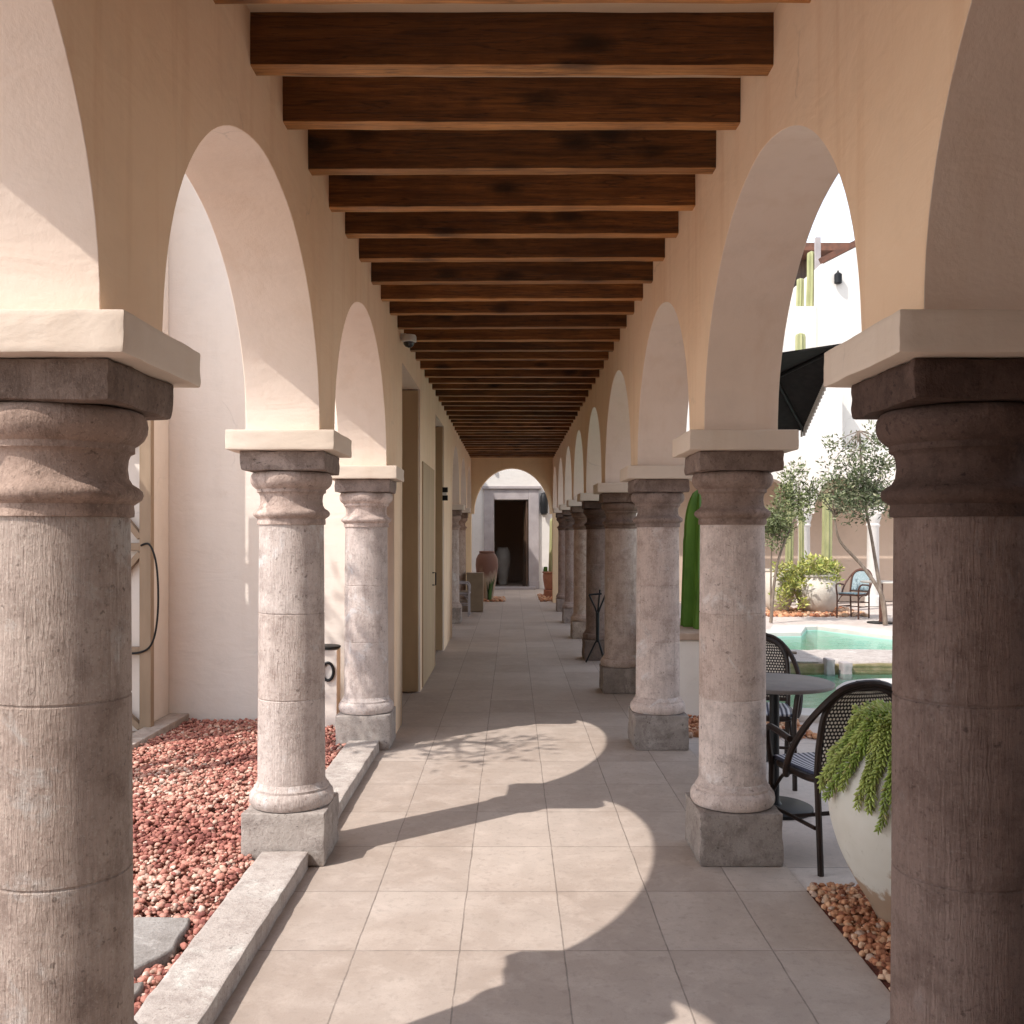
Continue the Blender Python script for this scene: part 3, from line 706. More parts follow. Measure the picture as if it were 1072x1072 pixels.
# security camera
cam_t = thing('security_camera', 'white dome security camera under the beams on the corridor wall', 'camera', (-0.85, 7.88, 3.17))
obj('housing', MB().lathe([(0.02, 0.06), (0.055, 0.058), (0.062, 0.04), (0.062, 0.005), (0.05, 0.0)], 24), M_whiteplastic, cam_t)
obj('dome', MB().lathe([(0.006, -0.045), (0.03, -0.036), (0.044, -0.018), (0.047, -0.001)], 20), M_glassblack, cam_t)
obj('bracket', MB().box(-0.068, -0.02, -0.025, 0.025, 0.02, 0.07), M_whiteplastic, cam_t, bevel=0.004)

# ------------------------------------------------------------------ end patio
dw = thing('patio_wall', 'bright white wall with a grey stone doorway beyond the end arch', 'wall', (0, 27.0, 0))
ox0, ox1, ot = -0.51, 0.47, 2.52
mb = MB()
for (x0, x1, z0, z1) in ((-5, ox0, 0, 5.2), (ox1, 5, 0, 5.2), (ox0, ox1, ot, 5.2)): mb.box(x0, x1, 0, 0.45, z0, z1)
obj('wall', mb, M_bright, dw, smooth=0)
sr = MB()
sr.box(-0.79, ox0 + 0.001, -0.07, -0.003, 0, ot + 0.30); sr.box(ox1 - 0.001, 0.76, -0.07, -0.003, 0, ot + 0.30); sr.box(ox0 + 0.002, ox1 - 0.002, -0.068, -0.003, ot, ot + 0.298)
sr.box(-0.85, 0.82, -0.13, -0.004, ot + 0.302, ot + 0.38); sr.box(-0.80, ox0 - 0.02, -0.09, -0.071, 0, 0.22); sr.box(ox1 + 0.02, 0.77, -0.09, -0.071, 0, 0.22)
obj('door_surround', sr, M_doorstone, dw, bevel=0.008)
dl = MB().box(0, 0.045, 0.0, 0.85, 0.03, ot - 0.03)
for z in (0.35, 1.05, 1.75):
    dl.box(-0.012, -0.001, 0.12, 0.73, z - 0.12, z + 0.42)
obj('door', dl, M_darkwood, dw, loc=(0.40, -0.03, 0), rz=0.10, bevel=0.004)
obj('doorstep', MB().box(-0.7, 0.66, -0.34, -0.072, -0.004, 0.07), M_doorstone, dw, bevel=0.01)
tag(obj('dark_room', MB().box(-2.2, 2.2, 31.6, 31.75, 0, 3.4).box(-2.3, -2.2, 27.46, 31.75, 0, 3.4).box(2.2, 2.3, 27.46, 31.75, 0, 3.4).box(-2.2, 2.2, 27.46, 31.6, 3.4, 3.5).box(-2.2, 2.2, 27.46, 31.6, -0.05, 0.006), M_tan, smooth=0),
    'unlit room behind the open stone doorway', 'room')

def jar(name, label, loc, h, r, mat, neck=0.6):
    t = thing(name, label, 'jar', loc)
    p = [(0.45, 0), (0.52, 0.01), (0.62, 0.15), (0.78, 0.35), (0.93, 0.55), (1.0, 0.72), (0.95, 0.84), (0.80, 0.92), (neck + 0.06, 0.955), (neck + 0.02, 0.965)]
    obj('body', MB().lathe([(a * r, z * h) for a, z in p], 40, wob=0.01), mat, t)
    obj('rim', MB().lathe([((neck) * r, 0.962 * h), ((neck + 0.08) * r, 0.966 * h), ((neck + 0.1) * r, 0.985 * h), ((neck + 0.05) * r, h), ((neck - 0.05) * r, h), ((neck - 0.09) * r, 0.96 * h)], 40, cap=True), mat, t)
    return t
jar('tall_jar', 'tall red brown jar with pale dripped glaze beside the end arch', (-0.59, 22.4, 0), 1.16, 0.265, M_jar)
jar('tall_jar', 'pale jar standing in the dark beyond the stone doorway', (-0.28, 29.1, 0.01), 1.12, 0.24, M_pot)
bx = thing('pedestal_box', 'brown box pedestal standing against the last garden side column', 'box', (-0.745, 19.25, 0))
obj('body', MB().box(-0.165, 0.165, -0.15, 0.15, 0.01, 0.765), M_greybox, bx, bevel=0.006)
obj('top', MB().box(-0.17, 0.17, -0.155, 0.155, 0.767, 0.785), M_greybox, bx, bevel=0.004)
# agave like spikes at the jar
def spikes(name, label, loc, n, h, seed, pal=((0.05, 0.10, 0.03), (0.08, 0.15, 0.04))):
    rnd = random.Random(seed); mb = MB(); mb.c = []
    for k in range(n):
        a = rnd.uniform(0, 6.28); lean = rnd.uniform(0.05, 0.35); hh = h * rnd.uniform(0.6, 1.0)
        d = Vector((math.cos(a), math.sin(a), 0)); s = Vector((-d.y, d.x, 0))
        c = pal[rnd.randrange(len(pal))]
        pts = [d * 0.03 + d * lean * hh * q * q + Vector((0, 0, hh * q)) for q in (0, 0.35, 0.7, 1.0)]
        w = [0.03, 0.035, 0.022, 0.002]; b0 = len(mb.v)
        vs = []
        for p, ww in zip(pts, w): vs += [p - s * ww, p + d * 0.006, p + s * ww]
        fs = []
        for q in range(3):
            i = q * 3; fs += [(i, i + 1, i + 4, i + 3), (i + 1, i + 2, i + 5, i + 4)]
        mb.add(vs, fs); mb.c += [c] * len(vs)
    return tag(obj(name, mb, M_leafa, loc=loc), label, 'plant')
spikes('spiky_plant', 'dark green spiky plant in front of the tall glazed jar', (-0.52, 22.05, 0), 12, 0.62, 4)
gravel('gravel', (-0.72, -0.18, 21.98, 23.3), 420, 0.02, 0.045, ORG, 0.015, 'orange pebbles round the foot of the tall glazed jar', 0.02, 8)
gravel('gravel', (0.66, 1.25, 22.05, 24.2), 420, 0.02, 0.045, ORG, 0.015, 'orange pebbles under the small terracotta pot', 0.02, 9)

def ribbed(h, r, ribs=8, taper=0.85, n=None, cx=0, cy_=0, z0=0, bulge=0.0, dome=0.07, deep=0.24):
    """columnar cactus with deep ribs and a domed tip"""
    n = ribs * 6; vs = []; fs = []; rows = 26
    for j in range(rows + 1):
        q = j / rows; z = z0 + h * q
        if q > 1 - dome: rr = r * taper * math.sqrt(max(0.0, 1 - ((q - 1 + dome) / dome) ** 2)) + 0.001
        else: rr = r * (1 + (taper - 1) * q + bulge * math.sin(PI * q))
        for k in range(n):
            a = 2 * PI * k / n; g = 1 - deep * (0.5 - 0.5 * math.cos(ribs * a)) ** 0.7
            g *= 1 + 0.03 * noise.noise(Vector((k * 0.3, z * 3, r * 9)))
            vs.append((cx + rr * g * math.cos(a) + 0.02 * math.sin(z * 1.3 + cx), cy_ + rr * g * math.sin(a), z))
    for j in range(rows):
        for k in range(n):
            k2 = (k + 1) % n; fs.append((j * n + k, j * n + k2, (j + 1) * n + k2, (j + 1) * n + k))
    mb = MB().add(vs, fs); mb.f.append(tuple(rows * n + k for k in range(n))); return mb

tp = thing('small_pot', 'small terracotta pot on orange pebbles beside the end arch', 'pot', (0.93, 23.4, 0.20))
obj('body', MB().lathe([(0.10, 0), (0.13, 0.02), (0.165, 0.2), (0.175, 0.34), (0.16, 0.40)], 32), M_terracotta, tp)
obj('rim', MB().lathe([(0.158, 0.402), (0.185, 0.406), (0.19, 0.43), (0.165, 0.44), (0.14, 0.43), (0.13, 0.38)], 32), M_terracotta, tp)
obj('foot', rough_box(0.3, 0.3, 0.20, 0.01, 0.005, 3, cuts=5, base=-0.2), M_terracotta, tp)
ct = thing('potted_cactus', 'slim pale green columnar cactus in the small terracotta pot', 'cactus', (0.97, 23.4, 0.60))
obj('stem', ribbed(1.36, 0.09, 7, 0.8), M_cactus2, ct)
obj('offshoot', ribbed(0.16, 0.06, 7, 0.8, cx=-0.15), M_cactus, ct)
la = thing('wall_lamp', 'black wall lantern on the white patio wall by the stone doorway', 'lamp', (0.90, 26.985, 2.10))
obj('back_plate', MB().box(-0.08, 0.08, -0.03, 0.0, 0, 0.60), M_black, la, bevel=0.01)
obj('shade', MB().lathe([(0.07, 0.02), (0.105, 0.04), (0.115, 0.3), (0.105, 0.52), (0.05, 0.60), (0.01, 0.62)], 20, cy=-0.15), M_black, la)
tag(obj('wall_spotlight', MB().lathe([(0.03, 0), (0.045, 0.01), (0.045, 0.10), (0.02, 0.115)], 16), M_black, loc=(-0.52, 26.93, 3.33)), 'tiny dark spotlight on the white wall above the stone doorway', 'spotlight')

# ------------------------------------------------------------------ tripod stand at the fifth column
st = thing('tripod_stand', 'thin black folding tripod stand in front of the darker column', 'stand', (1.045, 11.66, 0))
for a in (2.9, 0.9, -0.9): obj('leg', MB().tube([(0, 0, 0.30), (0.035 * math.cos(a), 0.035 * math.sin(a), 0.24), (0.145 * math.cos(a), 0.125 * math.sin(a), 0.01)], 0.0105), M_black, st)
obj('pole', MB().tube([(0, 0, 0.26), (0, 0, 0.62)], [0.02, 0.024]), M_black, st)
for s, hh in ((-1, 0.84), (1, 0.86)): obj('arm', MB().tube([(0.005 * s, 0, 0.6), (0.03 * s, 0, 0.68), (0.105 * s, 0, hh)], 0.011), M_black, st)
obj('arm', MB().tube([(0, 0.01, 0.6), (0.03, 0.02, 0.9)], 0.011), M_black, st)
obj('crossbar', MB().tube([(-0.105, 0, 0.838), (0.05, 0.02, 0.85)], 0.012), M_black, st)

# ------------------------------------------------------------------ bistro furniture
def uvgrid(name, fn, nu, nv, mat, parent, thick=0.008):
    vs = [fn(i / nu, j / nv) for j in range(nv + 1) for i in range(nu + 1)]
    fs = [(j * (nu + 1) + i, j * (nu + 1) + i + 1, (j + 1) * (nu + 1) + i + 1, (j + 1) * (nu + 1) + i) for j in range(nv) for i in range(nu)]
    me = bpy.data.meshes.new(name); me.from_pydata(vs, [], fs)
    uv = me.uv_layers.new(name='UVMap')
    for p in me.polygons:
        for li, vi in zip(p.loop_indices, p.vertices): uv.data[li].uv = (vi % (nu + 1) / nu, vi // (nu + 1) / nv)
    me.polygons.foreach_set('use_smooth', [True] * len(me.polygons)); me.materials.append(mat)
    o = bpy.data.objects.new(name, me); COL.objects.link(o); o.parent = parent
    s = o.modifiers.new('thickness', 'SOLIDIFY'); s.thickness = thick; s.offset = 0
    return o
def chair(label, loc, rz, frame, wv, seatm, group='woven cane bistro armchairs'):
    t = thing('bistro_chair', label, 'chair', loc, rz, group)
    # local +y is the way the sitter faces
    for s in (-1, 1):
        obj('leg', MB().tube([(s * 0.185, -0.215, 0.0), (s * 0.195, -0.20, 0.47)], 0.0155), frame, t)
        obj('leg', MB().tube([(s * 0.225, 0.20, 0.0), (s * 0.22, 0.195, 0.45)], 0.0155), frame, t)
        arm = smooth_path([(s * 0.22, 0.195, 0.43), (s * 0.235, 0.205, 0.56), (s * 0.252, 0.165, 0.628), (s * 0.266, 0.06, 0.635), (s * 0.272, -0.085, 0.62)])
        loop = smooth_path([(-s * 0.06, -0.316, 0.912), (s * 0.04, -0.318, 0.913), (s * 0.13, -0.305, 0.885), (s * 0.21, -0.265, 0.80), (s * 0.258, -0.19, 0.69), (s * 0.272, -0.10, 0.57), (s * 0.262, -0.03, 0.47), (s * 0.245, 0.0, 0.425)])
        obj('armrest', MB().tube(loop, 0.0165), frame, t)
        obj('armrest', MB().tube(arm, 0.0165), frame, t)
    hoop = smooth_path([(-0.195, -0.20, 0.46), (-0.198, -0.225, 0.62), (-0.185, -0.262, 0.78), (-0.12, -0.288, 0.868), (0, -0.298, 0.895), (0.12, -0.288, 0.868), (0.185, -0.262, 0.78), (0.198, -0.225, 0.62), (0.195, -0.20, 0.46)])
    obj('back_frame', MB().tube(hoop, 0.0165), frame, t)
    obj('crossbar', MB().tube([(-0.195, -0.205, 0.50), (0.195, -0.205, 0.50)], 0.013), frame, t)
    def back(u, v):
        z = 0.505 + v * 0.375
        lim = 0.185 if z < 0.76 else 0.185 * math.sqrt(max(0.02, 1 - ((z - 0.76) / 0.135) ** 2))
        q = max(0, (z - 0.46)) / 0.43
        return ((2 * u - 1) * lim, -0.205 - 0.088 * q - 0.012 * (1 - (2 * u - 1) ** 2), z)
    uvgrid('backrest', back, 18, 14, wv, t)
    def seat(u, v):
        x = (2 * u - 1); y = (2 * v - 1)
        k = 1.0 - 0.06 * abs(x * y)
        return (x * (0.21 + 0.012 * y) * k, y * 0.215 * k, 0.468 - 0.012 * (1 - x * x) * (1 - y * y))
    uvgrid('seat', seat, 14, 14, seatm, t, 0.014)
    ring = [(0.21 * math.copysign(abs(math.cos(a)) ** 0.45, math.cos(a)), 0.212 * math.copysign(abs(math.sin(a)) ** 0.45, math.sin(a)), 0.445) for a in [2 * PI * k / 40 for k in range(40)]]
    obj('seat_frame', MB().tube(ring, 0.019, closed=True), frame, t)
    def band(u, v):
        a = 2 * PI * u
        return (0.228 * math.copysign(abs(math.cos(a)) ** 0.45, math.cos(a)), 0.230 * math.copysign(abs(math.sin(a)) ** 0.45, math.sin(a)), 0.42 + 0.035 * v)
    for (a, b_) in (((-0.205, -0.2, 0.22), (-0.222, 0.195, 0.22)), ((0.205, -0.2, 0.22), (0.222, 0.195, 0.22)), ((-0.212, 0, 0.22), (0.212, 0, 0.22)), ((-0.19, -0.21, 0.29), (0.19, -0.21, 0.29))):
        obj('stretcher', MB().tube([a, b_], 0.010), frame, t)
    for s in (-1, 1):
        obj('brace', MB().tube(smooth_path([(s * 0.212, 0.19, 0.30), (s * 0.20, 0.12, 0.39), (s * 0.20, 0.02, 0.43)]), 0.009), frame, t)
    return t
chair('dark cane bistro armchair seen from behind, between the table and the white pot', (1.585, 4.74, -0.012), 0.22, M_rattan, M_weave, M_seat)
chair('dark cane bistro armchair on the far side of the grey round table', (1.60, 6.22, -0.012), PI - 0.25, M_rattan, M_weave, M_seat)
tb = thing('bistro_table', 'round grey bistro table on a black pedestal beside the column', 'table', (1.53, 5.57, -0.012))
obj('tabletop', MB().lathe([(0.32, 0.722), (0.335, 0.726), (0.338, 0.736), (0.335, 0.745), (0.328, 0.748)], 64), M_table, tb)
obj('pedestal', MB().lathe([(0.045, 0.03), (0.032, 0.05), (0.028, 0.08), (0.028, 0.68), (0.05, 0.70), (0.10, 0.721)], 24), M_black, tb)
obj('base', MB().lathe([(0.215, 0), (0.22, 0.006), (0.218, 0.020), (0.20, 0.028), (0.05, 0.034)], 48), M_black, tb)

# ------------------------------------------------------------------ big white pot with trailing succulent
PX, PY = 1.665, 3.93
bp = thing('big_pot', 'big egg shaped whitewashed pot with stained foot on orange pebbles', 'pot', (PX, PY, 0))
prof = [(0.14, 0.0), (0.155, 0.012), (0.185, 0.07), (0.24, 0.16), (0.30, 0.28), (0.338, 0.40), (0.347, 0.49), (0.330, 0.59), (0.285, 0.68), (0.225, 0.742)]
obj('body', MB().lathe([Vector(p) for p in smooth_path([(a, 0, z) for a, z in prof], 4)] and [(p.x, p.z) for p in smooth_path([(a, 0, z) for a, z in prof], 4)], 64, wob=0.012, seed=2), M_bigpot, bp)
obj('rim', MB().lathe([(0.218, 0.741), (0.234, 0.745), (0.240, 0.758), (0.234, 0.772), (0.215, 0.776), (0.20, 0.76), (0.196, 0.70)], 56, wob=0.01, seed=5), M_bigpot, bp)
obj('soil', MB().lathe([(0.02, 0.745), (0.198, 0.74)], 32), M_soil, bp)

def succulent():
    rnd = random.Random(11); mb = MB(); mb.c = []
    # leaf: small teardrop
    lv = [(0, 0, 0)] + [(math.cos(a) * 0.5, math.sin(a) * 0.42, 0.45) for a in (0, PI / 2, PI, 3 * PI / 2)] + [(math.cos(a) * 0.4, math.sin(a) * 0.32, 0.75) for a in (PI / 4, 3 * PI / 4, 5 * PI / 4, 7 * PI / 4)] + [(0, 0, 1.0)]
    lf = [(0, 2, 1), (0, 3, 2), (0, 4, 3), (0, 1, 4), (1, 2, 5), (2, 3, 6), (3, 4, 7), (4, 1, 8), (1, 5, 8), (2, 6, 5), (3, 7, 6), (4, 8, 7), (5, 6, 9), (6, 7, 9), (7, 8, 9), (8, 5, 9)]
    V, F, C = [], [], []
    strands = []
    def potr(z):
        for (a, za), (b, zb) in zip(prof[:-1], prof[1:]):
            if za <= z <= zb: return a + (b - a) * (z - za) / (zb - za)
        return 0.225
    N = 64
    for k in range(N):
        a = 2 * PI * k / N + rnd.uniform(-0.05, 0.05)
        side = max(0.0, -math.sin(a)) ** 1.5
        drop = rnd.uniform(0.14, 0.28) + side * rnd.uniform(0.04, 0.24)
        r0 = rnd.uniform(0.03, 0.11); pts = [Vector((r0 * math.cos(a), r0 * math.sin(a), 0.80 + rnd.uniform(0, 0.05)))]
        rr = rnd.uniform(0.195, 0.225); top = 0.815 + rnd.uniform(-0.02, 0.035)
        pts.append(Vector((rr * 0.78 * math.cos(a), rr * 0.78 * math.sin(a), top + 0.02)))
        pts.append(Vector((rr * 1.12 * math.cos(a), rr * 1.12 * math.sin(a), top - 0.035)))
        drift = rnd.uniform(-0.07, 0.05); z = top - 0.06; aa = a
        while z > top - drop:
            z -= 0.05; aa += drift + rnd.uniform(-0.04, 0.04)
            ro = max(potr(min(z, 0.735)) + 0.026, 0.235) + rnd.uniform(0, 0.014)
            if z < 0.49: ro = 0.375
            pts.append(Vector((ro * math.cos(aa), ro * math.sin(aa), z)))
        strands.append(smooth_path(pts, 8))
    for k in range(70):   # short tufts filling the crown
        a = rnd.uniform(0, 2 * PI); r0 = 0.17 * math.sqrt(rnd.random())
        p = Vector((r0 * math.cos(a), r0 * math.sin(a), 0.77))
        strands.append(smooth_path([p, p + Vector((0.03 * math.cos(a), 0.03 * math.sin(a), 0.06)), p + Vector((0.09 * math.cos(a), 0.09 * math.sin(a), 0.06 + rnd.uniform(0, 0.03)))], 8))
    for path in strands:
        base = Vector((0.22, 0.30, 0.055)).lerp(Vector((0.36, 0.41, 0.11)), rnd.random())
        fat = rnd.uniform(0.85, 1.2); ln = 0.0; ph = rnd.uniform(0, 6)
        tot = len(path); i = 0.0; cnt = 0
        while i < tot - 1.001:
            k = int(i); f = i - k
            p = path[k].lerp(path[k + 1], f); d = (path[k + 1] - path[k]); L = max(d.length, 1e-5); d.normalize()
            u = d.orthogonal().normalized(); w = d.cross(u)
            ang = ph + cnt * 2.399; q = u * math.cos(ang) + w * math.sin(ang)
            tipk = i / tot
            s = 0.033 * fat * (1.0 if tipk < 0.85 else 1.0 - (tipk - 0.85) * 2.2) * rnd.uniform(0.85, 1.1)
            axis = (q * 0.72 + d * 0.85).normalized(); sx = axis.orthogonal().normalized(); sy = axis.cross(sx)
            o = len(V); wd = 0.33
            cc = base * rnd.uniform(0.7, 1.3); 
            if rnd.random() < 0.05: cc = Vector((0.40, 0.36, 0.14))
            if tipk > 0.9: cc = cc * 1.15
            for a_, b_, c_ in lv:
                pt = p + (sx * a_ * wd + sy * b_ * wd + axis * c_) * s
                V.append(tuple(pt)); C.append(tuple(cc))
            F.extend([tuple(x + o for x in fc) for fc in lf])
            cnt += 1; i += 0.0034 / L
    mb.v, mb.f, mb.c = V, F, C
    return tag(obj('trailing_succulent', mb, M_leafa, loc=(PX, PY, 0), smooth=70), 'bright green trailing succulent spilling over the big white pot', 'plant')
succulent()

# ------------------------------------------------------------------ planter with green cactus (between second and third columns)
pw = thing('planter_wall', 'low white planter wall with worn brown coping under the green cactus', 'planter', (1.78, 8.35, 0))
obj('wall', MB().box(-0.36, 0.42, 0, 1.4, -0.02, 0.66), M_white, pw, bevel=0.015)
obj('coping', rough_box(0.84, 1.46, 0.06, 0.008, 0.006, 4, cuts=9, base=0.0), M_coping, pw, loc=(0.03, 0.70, 0.663))
gc = thing('green_cactus', 'big bright green ribbed cactus rising from the white planter', 'cactus', (1.74, 8.95, 0.72))
obj('stem', ribbed(1.30, 0.165, 7, 0.92, bulge=0.03, dome=0.36, deep=0.42), M_cactus, gc)
obj('offshoot', ribbed(0.82, 0.12, 7, 0.8, cx=0.2, cy_=0.08, dome=0.2, deep=0.4), M_cactus, gc)
obj('offshoot', ribbed(0.50, 0.11, 7, 0.8, cx=0.02, cy_=-0.24, dome=0.25, deep=0.4), M_cactus, gc)

# ------------------------------------------------------------------ pool
def basin(poly, z0, name, label):
    n = len(poly); mb = MB()
    vs = [(x, y, z0) for x, y in poly] + [(x, y, -0.013) for x, y in poly]
    mb.add(vs, [tuple(range(n))] + [(k, (k + 1) % n, n + (k + 1) % n, n + k) for k in range(n)])
    return struct(tag(obj(name, mb, M_basin, smooth=0), label, 'pool'))
basin(low, -0.75, 'pool_basin', 'turquoise plaster basin of the lower pool'); basin(upp, -0.5, 'pool_basin', 'turquoise plaster basin of the upper pool')
def water(poly, z, label):
    vs = [(x, y, z) for x, y in poly]
    return struct(tag(obj('water', MB().add(vs, [tuple(range(len(poly)))]), M_water, smooth=0), label, 'water'))
water(low, -0.03, 'turquoise water of the lower pool'); water(upp, -0.025, 'pale turquoise water of the upper pool')
# stone weir between the two pools
lg = thing('stone_weir', 'flat pale stone weir with mossy brown edge between the two pools', 'weir', (5.6, 11.68, 0))
obj('slab', rough_box(7.2, 1.12, 0.13, 0.02, 0.045, 6, cuts=22, base=-0.03), M_kerb, lg)
M_moss = simple('mossy_stone', (0.30, 0.235, 0.14), (0.20, 0.17, 0.08), 9, 0.8, 0.6, 0.02)
obj('mossy_edge', rough_box(7.0, 0.10, 0.13, 0.02, 0.035, 8, cuts=22, base=-0.13), M_moss, lg, loc=(0, -0.54, 0.075))
for k, (dx, w) in enumerate(((-1.93, 0.10), (-1.74, 0.12))):
    obj('spout_stone', rough_box(w, 0.16, 0.20, 0.015, 0.012, 3 + k, cuts=4), M_doorstone, lg, loc=(dx, -0.62, -0.10 if k else -0.06))
tag(obj('dry_branch', MB().tube([(3.15, 11.7, 0.125), (3.3, 11.67, 0.14), (3.48, 11.69, 0.125)], 0.018), M_bark), 'short dry brown stick lying on the stone weir', 'stick')
# coping round the pools
def coping(pts, w, label, seed):
    mb = MB(); P = [Vector((x, y, 0)) for x, y in pts]
    out = []
    for i, p in enumerate(P):
        d = (P[min(i + 1, len(P) - 1)] - P[max(i - 1, 0)]).normalized(); nrm = Vector((-d.y, d.x, 0)); out.append((p, p + nrm * w))
    for (a, a2), (b_, b2) in zip(out[:-1], out[1:]):
        vs = [q + Vector((0, 0, z)) for z in (-0.02, 0.05) for q in (a, b_, b2, a2)]
        mb.add(vs, [(3, 2, 1, 0), (4, 5, 6, 7), (0, 1, 5, 4), (1, 2, 6, 5), (2, 3, 7, 6), (3, 0, 4, 7)])
    return tag(obj('pool_coping', mb, M_deckstone, bevel=0.01), label, 'coping')
coping([(2.0, 14.75), (3.9, 14.8), (4.5, 14.85), (4.85, 15.75), (5.05, 15.8), (5.9, 13.95), (9.2, 12.15)], 0.55, 'pale stone coping along the far edge of the upper pool', 1)
coping([(9.6, 8.4), (6.5, 8.1), (3.2, 8.3), (2.4, 8.5)], 0.35, 'pale stone coping along the near edge of the lower pool', 2)
rp = thing('round_planter', 'round pale stone planter ring by the pool behind the cane chair', 'planter', (3.75, 9.0, 0))
obj('ring', MB().lathe([(0.62, -0.1), (0.66, -0.08), (0.66, 0.10), (0.62, 0.13), (0.46, 0.13), (0.43, 0.11), (0.43, -0.1)], 48, wob=0.02), M_deckstone, rp)
obj('soil', MB().lathe([(0.02, 0.09), (0.44, 0.085)], 32), M_terracotta, rp)

# ------------------------------------------------------------------ trees
def leaves(rnd, clumps, per, size, pal):
    mb = MB(); V, F, C = [], [], []
    for (c, r, dens) in clumps:
        tone = rnd.uniform(0.75, 1.2)
        for k in range(int(per * dens)):
            d = Vector((rnd.gauss(0, 1), rnd.gauss(0, 1), rnd.gauss(0, 1))); d.normalize()
            p = Vector(c) + d * r * rnd.random() ** 0.5
            ax = (d * 0.5 + Vector((rnd.uniform(-1, 1), rnd.uniform(-1, 1), rnd.uniform(-0.4, 1)))).normalized()
            s = ax.cross(Vector((rnd.uniform(-1, 1), rnd.uniform(-1, 1), rnd.uniform(-1, 1)))).normalized()
            n_ = ax.cross(s); L = size * rnd.uniform(0.7, 1.3); w = L * 0.17
            o = len(V); V += [tuple(p), tuple(p + ax * L * 0.5 - s * w + n_ * w * 0.3), tuple(p + ax * L), tuple(p + ax * L * 0.5 + s * w + n_ * w * 0.3)]
            F.append((o, o + 1, o + 2, o + 3)); cc = pal[rnd.randrange(len(pal))]; m = tone * rnd.uniform(0.8, 1.2)
            C += [(cc[0] * m, cc[1] * m, cc[2] * m)] * 4
    mb.v, mb.f, mb.c = V, F, C; return mb
OL = [(0.10, 0.125, 0.055), (0.15, 0.17, 0.085), (0.22, 0.24, 0.14), (0.085, 0.11, 0.04), (0.28, 0.27, 0.17)]
def tree(name, label, base, stems, crown, nclump, per, size, seed, pal=OL, bare=0.5, clr=(0.22, 0.42)):
    """stems: list of polylines (relative), crown: list of ellipsoids (centre, radii)"""
    rnd = random.Random(seed); t = thing(name, label, 'tree', base)
    tips = []; tm = MB()
    for (pts, r0) in stems:
        P = smooth_path(pts, 6); n = len(P)
        tm.tube(P, [r0 * (1 - 0.65 * i / n) for i in range(n)], 8); tips.append((P[-1], r0 * 0.35)); tips.append((P[int(n * 0.7)], r0 * 0.5))
    clumps = []
    for k in range(nclump):
        c, rad = crown[rnd.randrange(len(crown))]
        while True:
            d = Vector((rnd.uniform(-1, 1), rnd.uniform(-1, 1), rnd.uniform(-1, 1)))
            if d.length < 1: break
        p = Vector(c) + Vector((d.x * rad[0], d.y * rad[1], d.z * rad[2]))
        q, rr = min(tips, key=lambda e: (e[0] - p).length + rnd.uniform(0, 0.4))
        mid = (q + p) / 2 + Vector((rnd.uniform(-.1, .1), rnd.uniform(-.1, .1), 0.04)) * (p - q).length
        tm.tube(smooth_path([q, mid, p], 3), [rr * 0.8, rr * 0.7, rr * 0.6, rr * 0.5, rr * 0.35, rr * 0.25, rr * 0.18], 5)
        clumps.append((p, rnd.uniform(*clr), rnd.uniform(0.5, 1.2)))
    obj('trunk', tm, M_bark, t); obj('crown', leaves(rnd, clumps, per, size, pal), M_leafa, t, smooth=0)
    return t
# the two olive trees across the pool
tree('olive_tree', 'grey green olive tree with a thin leaning trunk by the far cane chair', (6.45, 16.5, 0),
     [([(0, 0, 0), (-0.06, 0, 0.5), (-0.35, 0.1, 1.0), (-0.75, 0.1, 1.45), (-0.85, 0.1, 1.9)], 0.045), ([(0.0, 0, 0.1), (-0.1, 0.1, 0.9), (-0.22, 0.05, 1.5), (-0.38, 0, 2.3), (-0.45, 0, 3.35)], 0.04)],
     [((-0.42, 0, 2.95), (0.50, 0.5, 0.80)), ((-0.72, 0, 2.3), (0.6, 0.5, 0.5)), ((-0.2, 0, 2.3), (0.5, 0.45, 0.6))], 58, 100, 0.085, 5, clr=(0.16, 0.30))
tree('olive_tree', 'smaller pale green olive tree by the nearer pool corner', (4.58, 16.9, 0),
     [([(0, 0, 0), (0.06, 0, 0.7), (0.16, 0, 1.2), (0.38, 0, 1.75), (0.55, 0, 2.1)], 0.032), ([(0.0, 0, 0.3), (0.02, 0.05, 1.1), (0.05, 0, 1.9)], 0.02)],
     [((0.2, 0, 1.95), (0.42, 0.4, 0.38)), ((0.5, 0, 2.35), (0.38, 0.35, 0.35)), ((0.05, 0, 1.65), (0.25, 0.3, 0.22))], 34, 105, 0.08, 9, [(0.17, 0.20, 0.085), (0.24, 0.26, 0.13), (0.13, 0.16, 0.05)], clr=(0.15, 0.28))
# garden tree off to the side whose bare branches dapple the walkway
tree('garden_tree', 'sparse tree in the gravel garden casting dappled shade on the walkway', (-4.25, 4.55, 0),
     [([(0, 0, 0), (0.03, 0, 1.6), (0.0, 0.1, 3.0), (0.25, 0.1, 4.2), (0.5, 0.2, 5.0)], 0.11), ([(0, 0, 2.2), (-0.3, 0.2, 3.4), (-0.5, 0.4, 4.6)], 0.07), ([(0, 0, 2.8), (0.3, 0.5, 3.9), (0.3, 0.8, 4.9)], 0.06)],
     [((0.35, 0.25, 5.0), (0.75, 0.8, 0.7)), ((-0.1, 0.8, 4.9), (0.8, 0.6, 0.7))], 34, 26, 0.13, 21, clr=(0.22, 0.42))

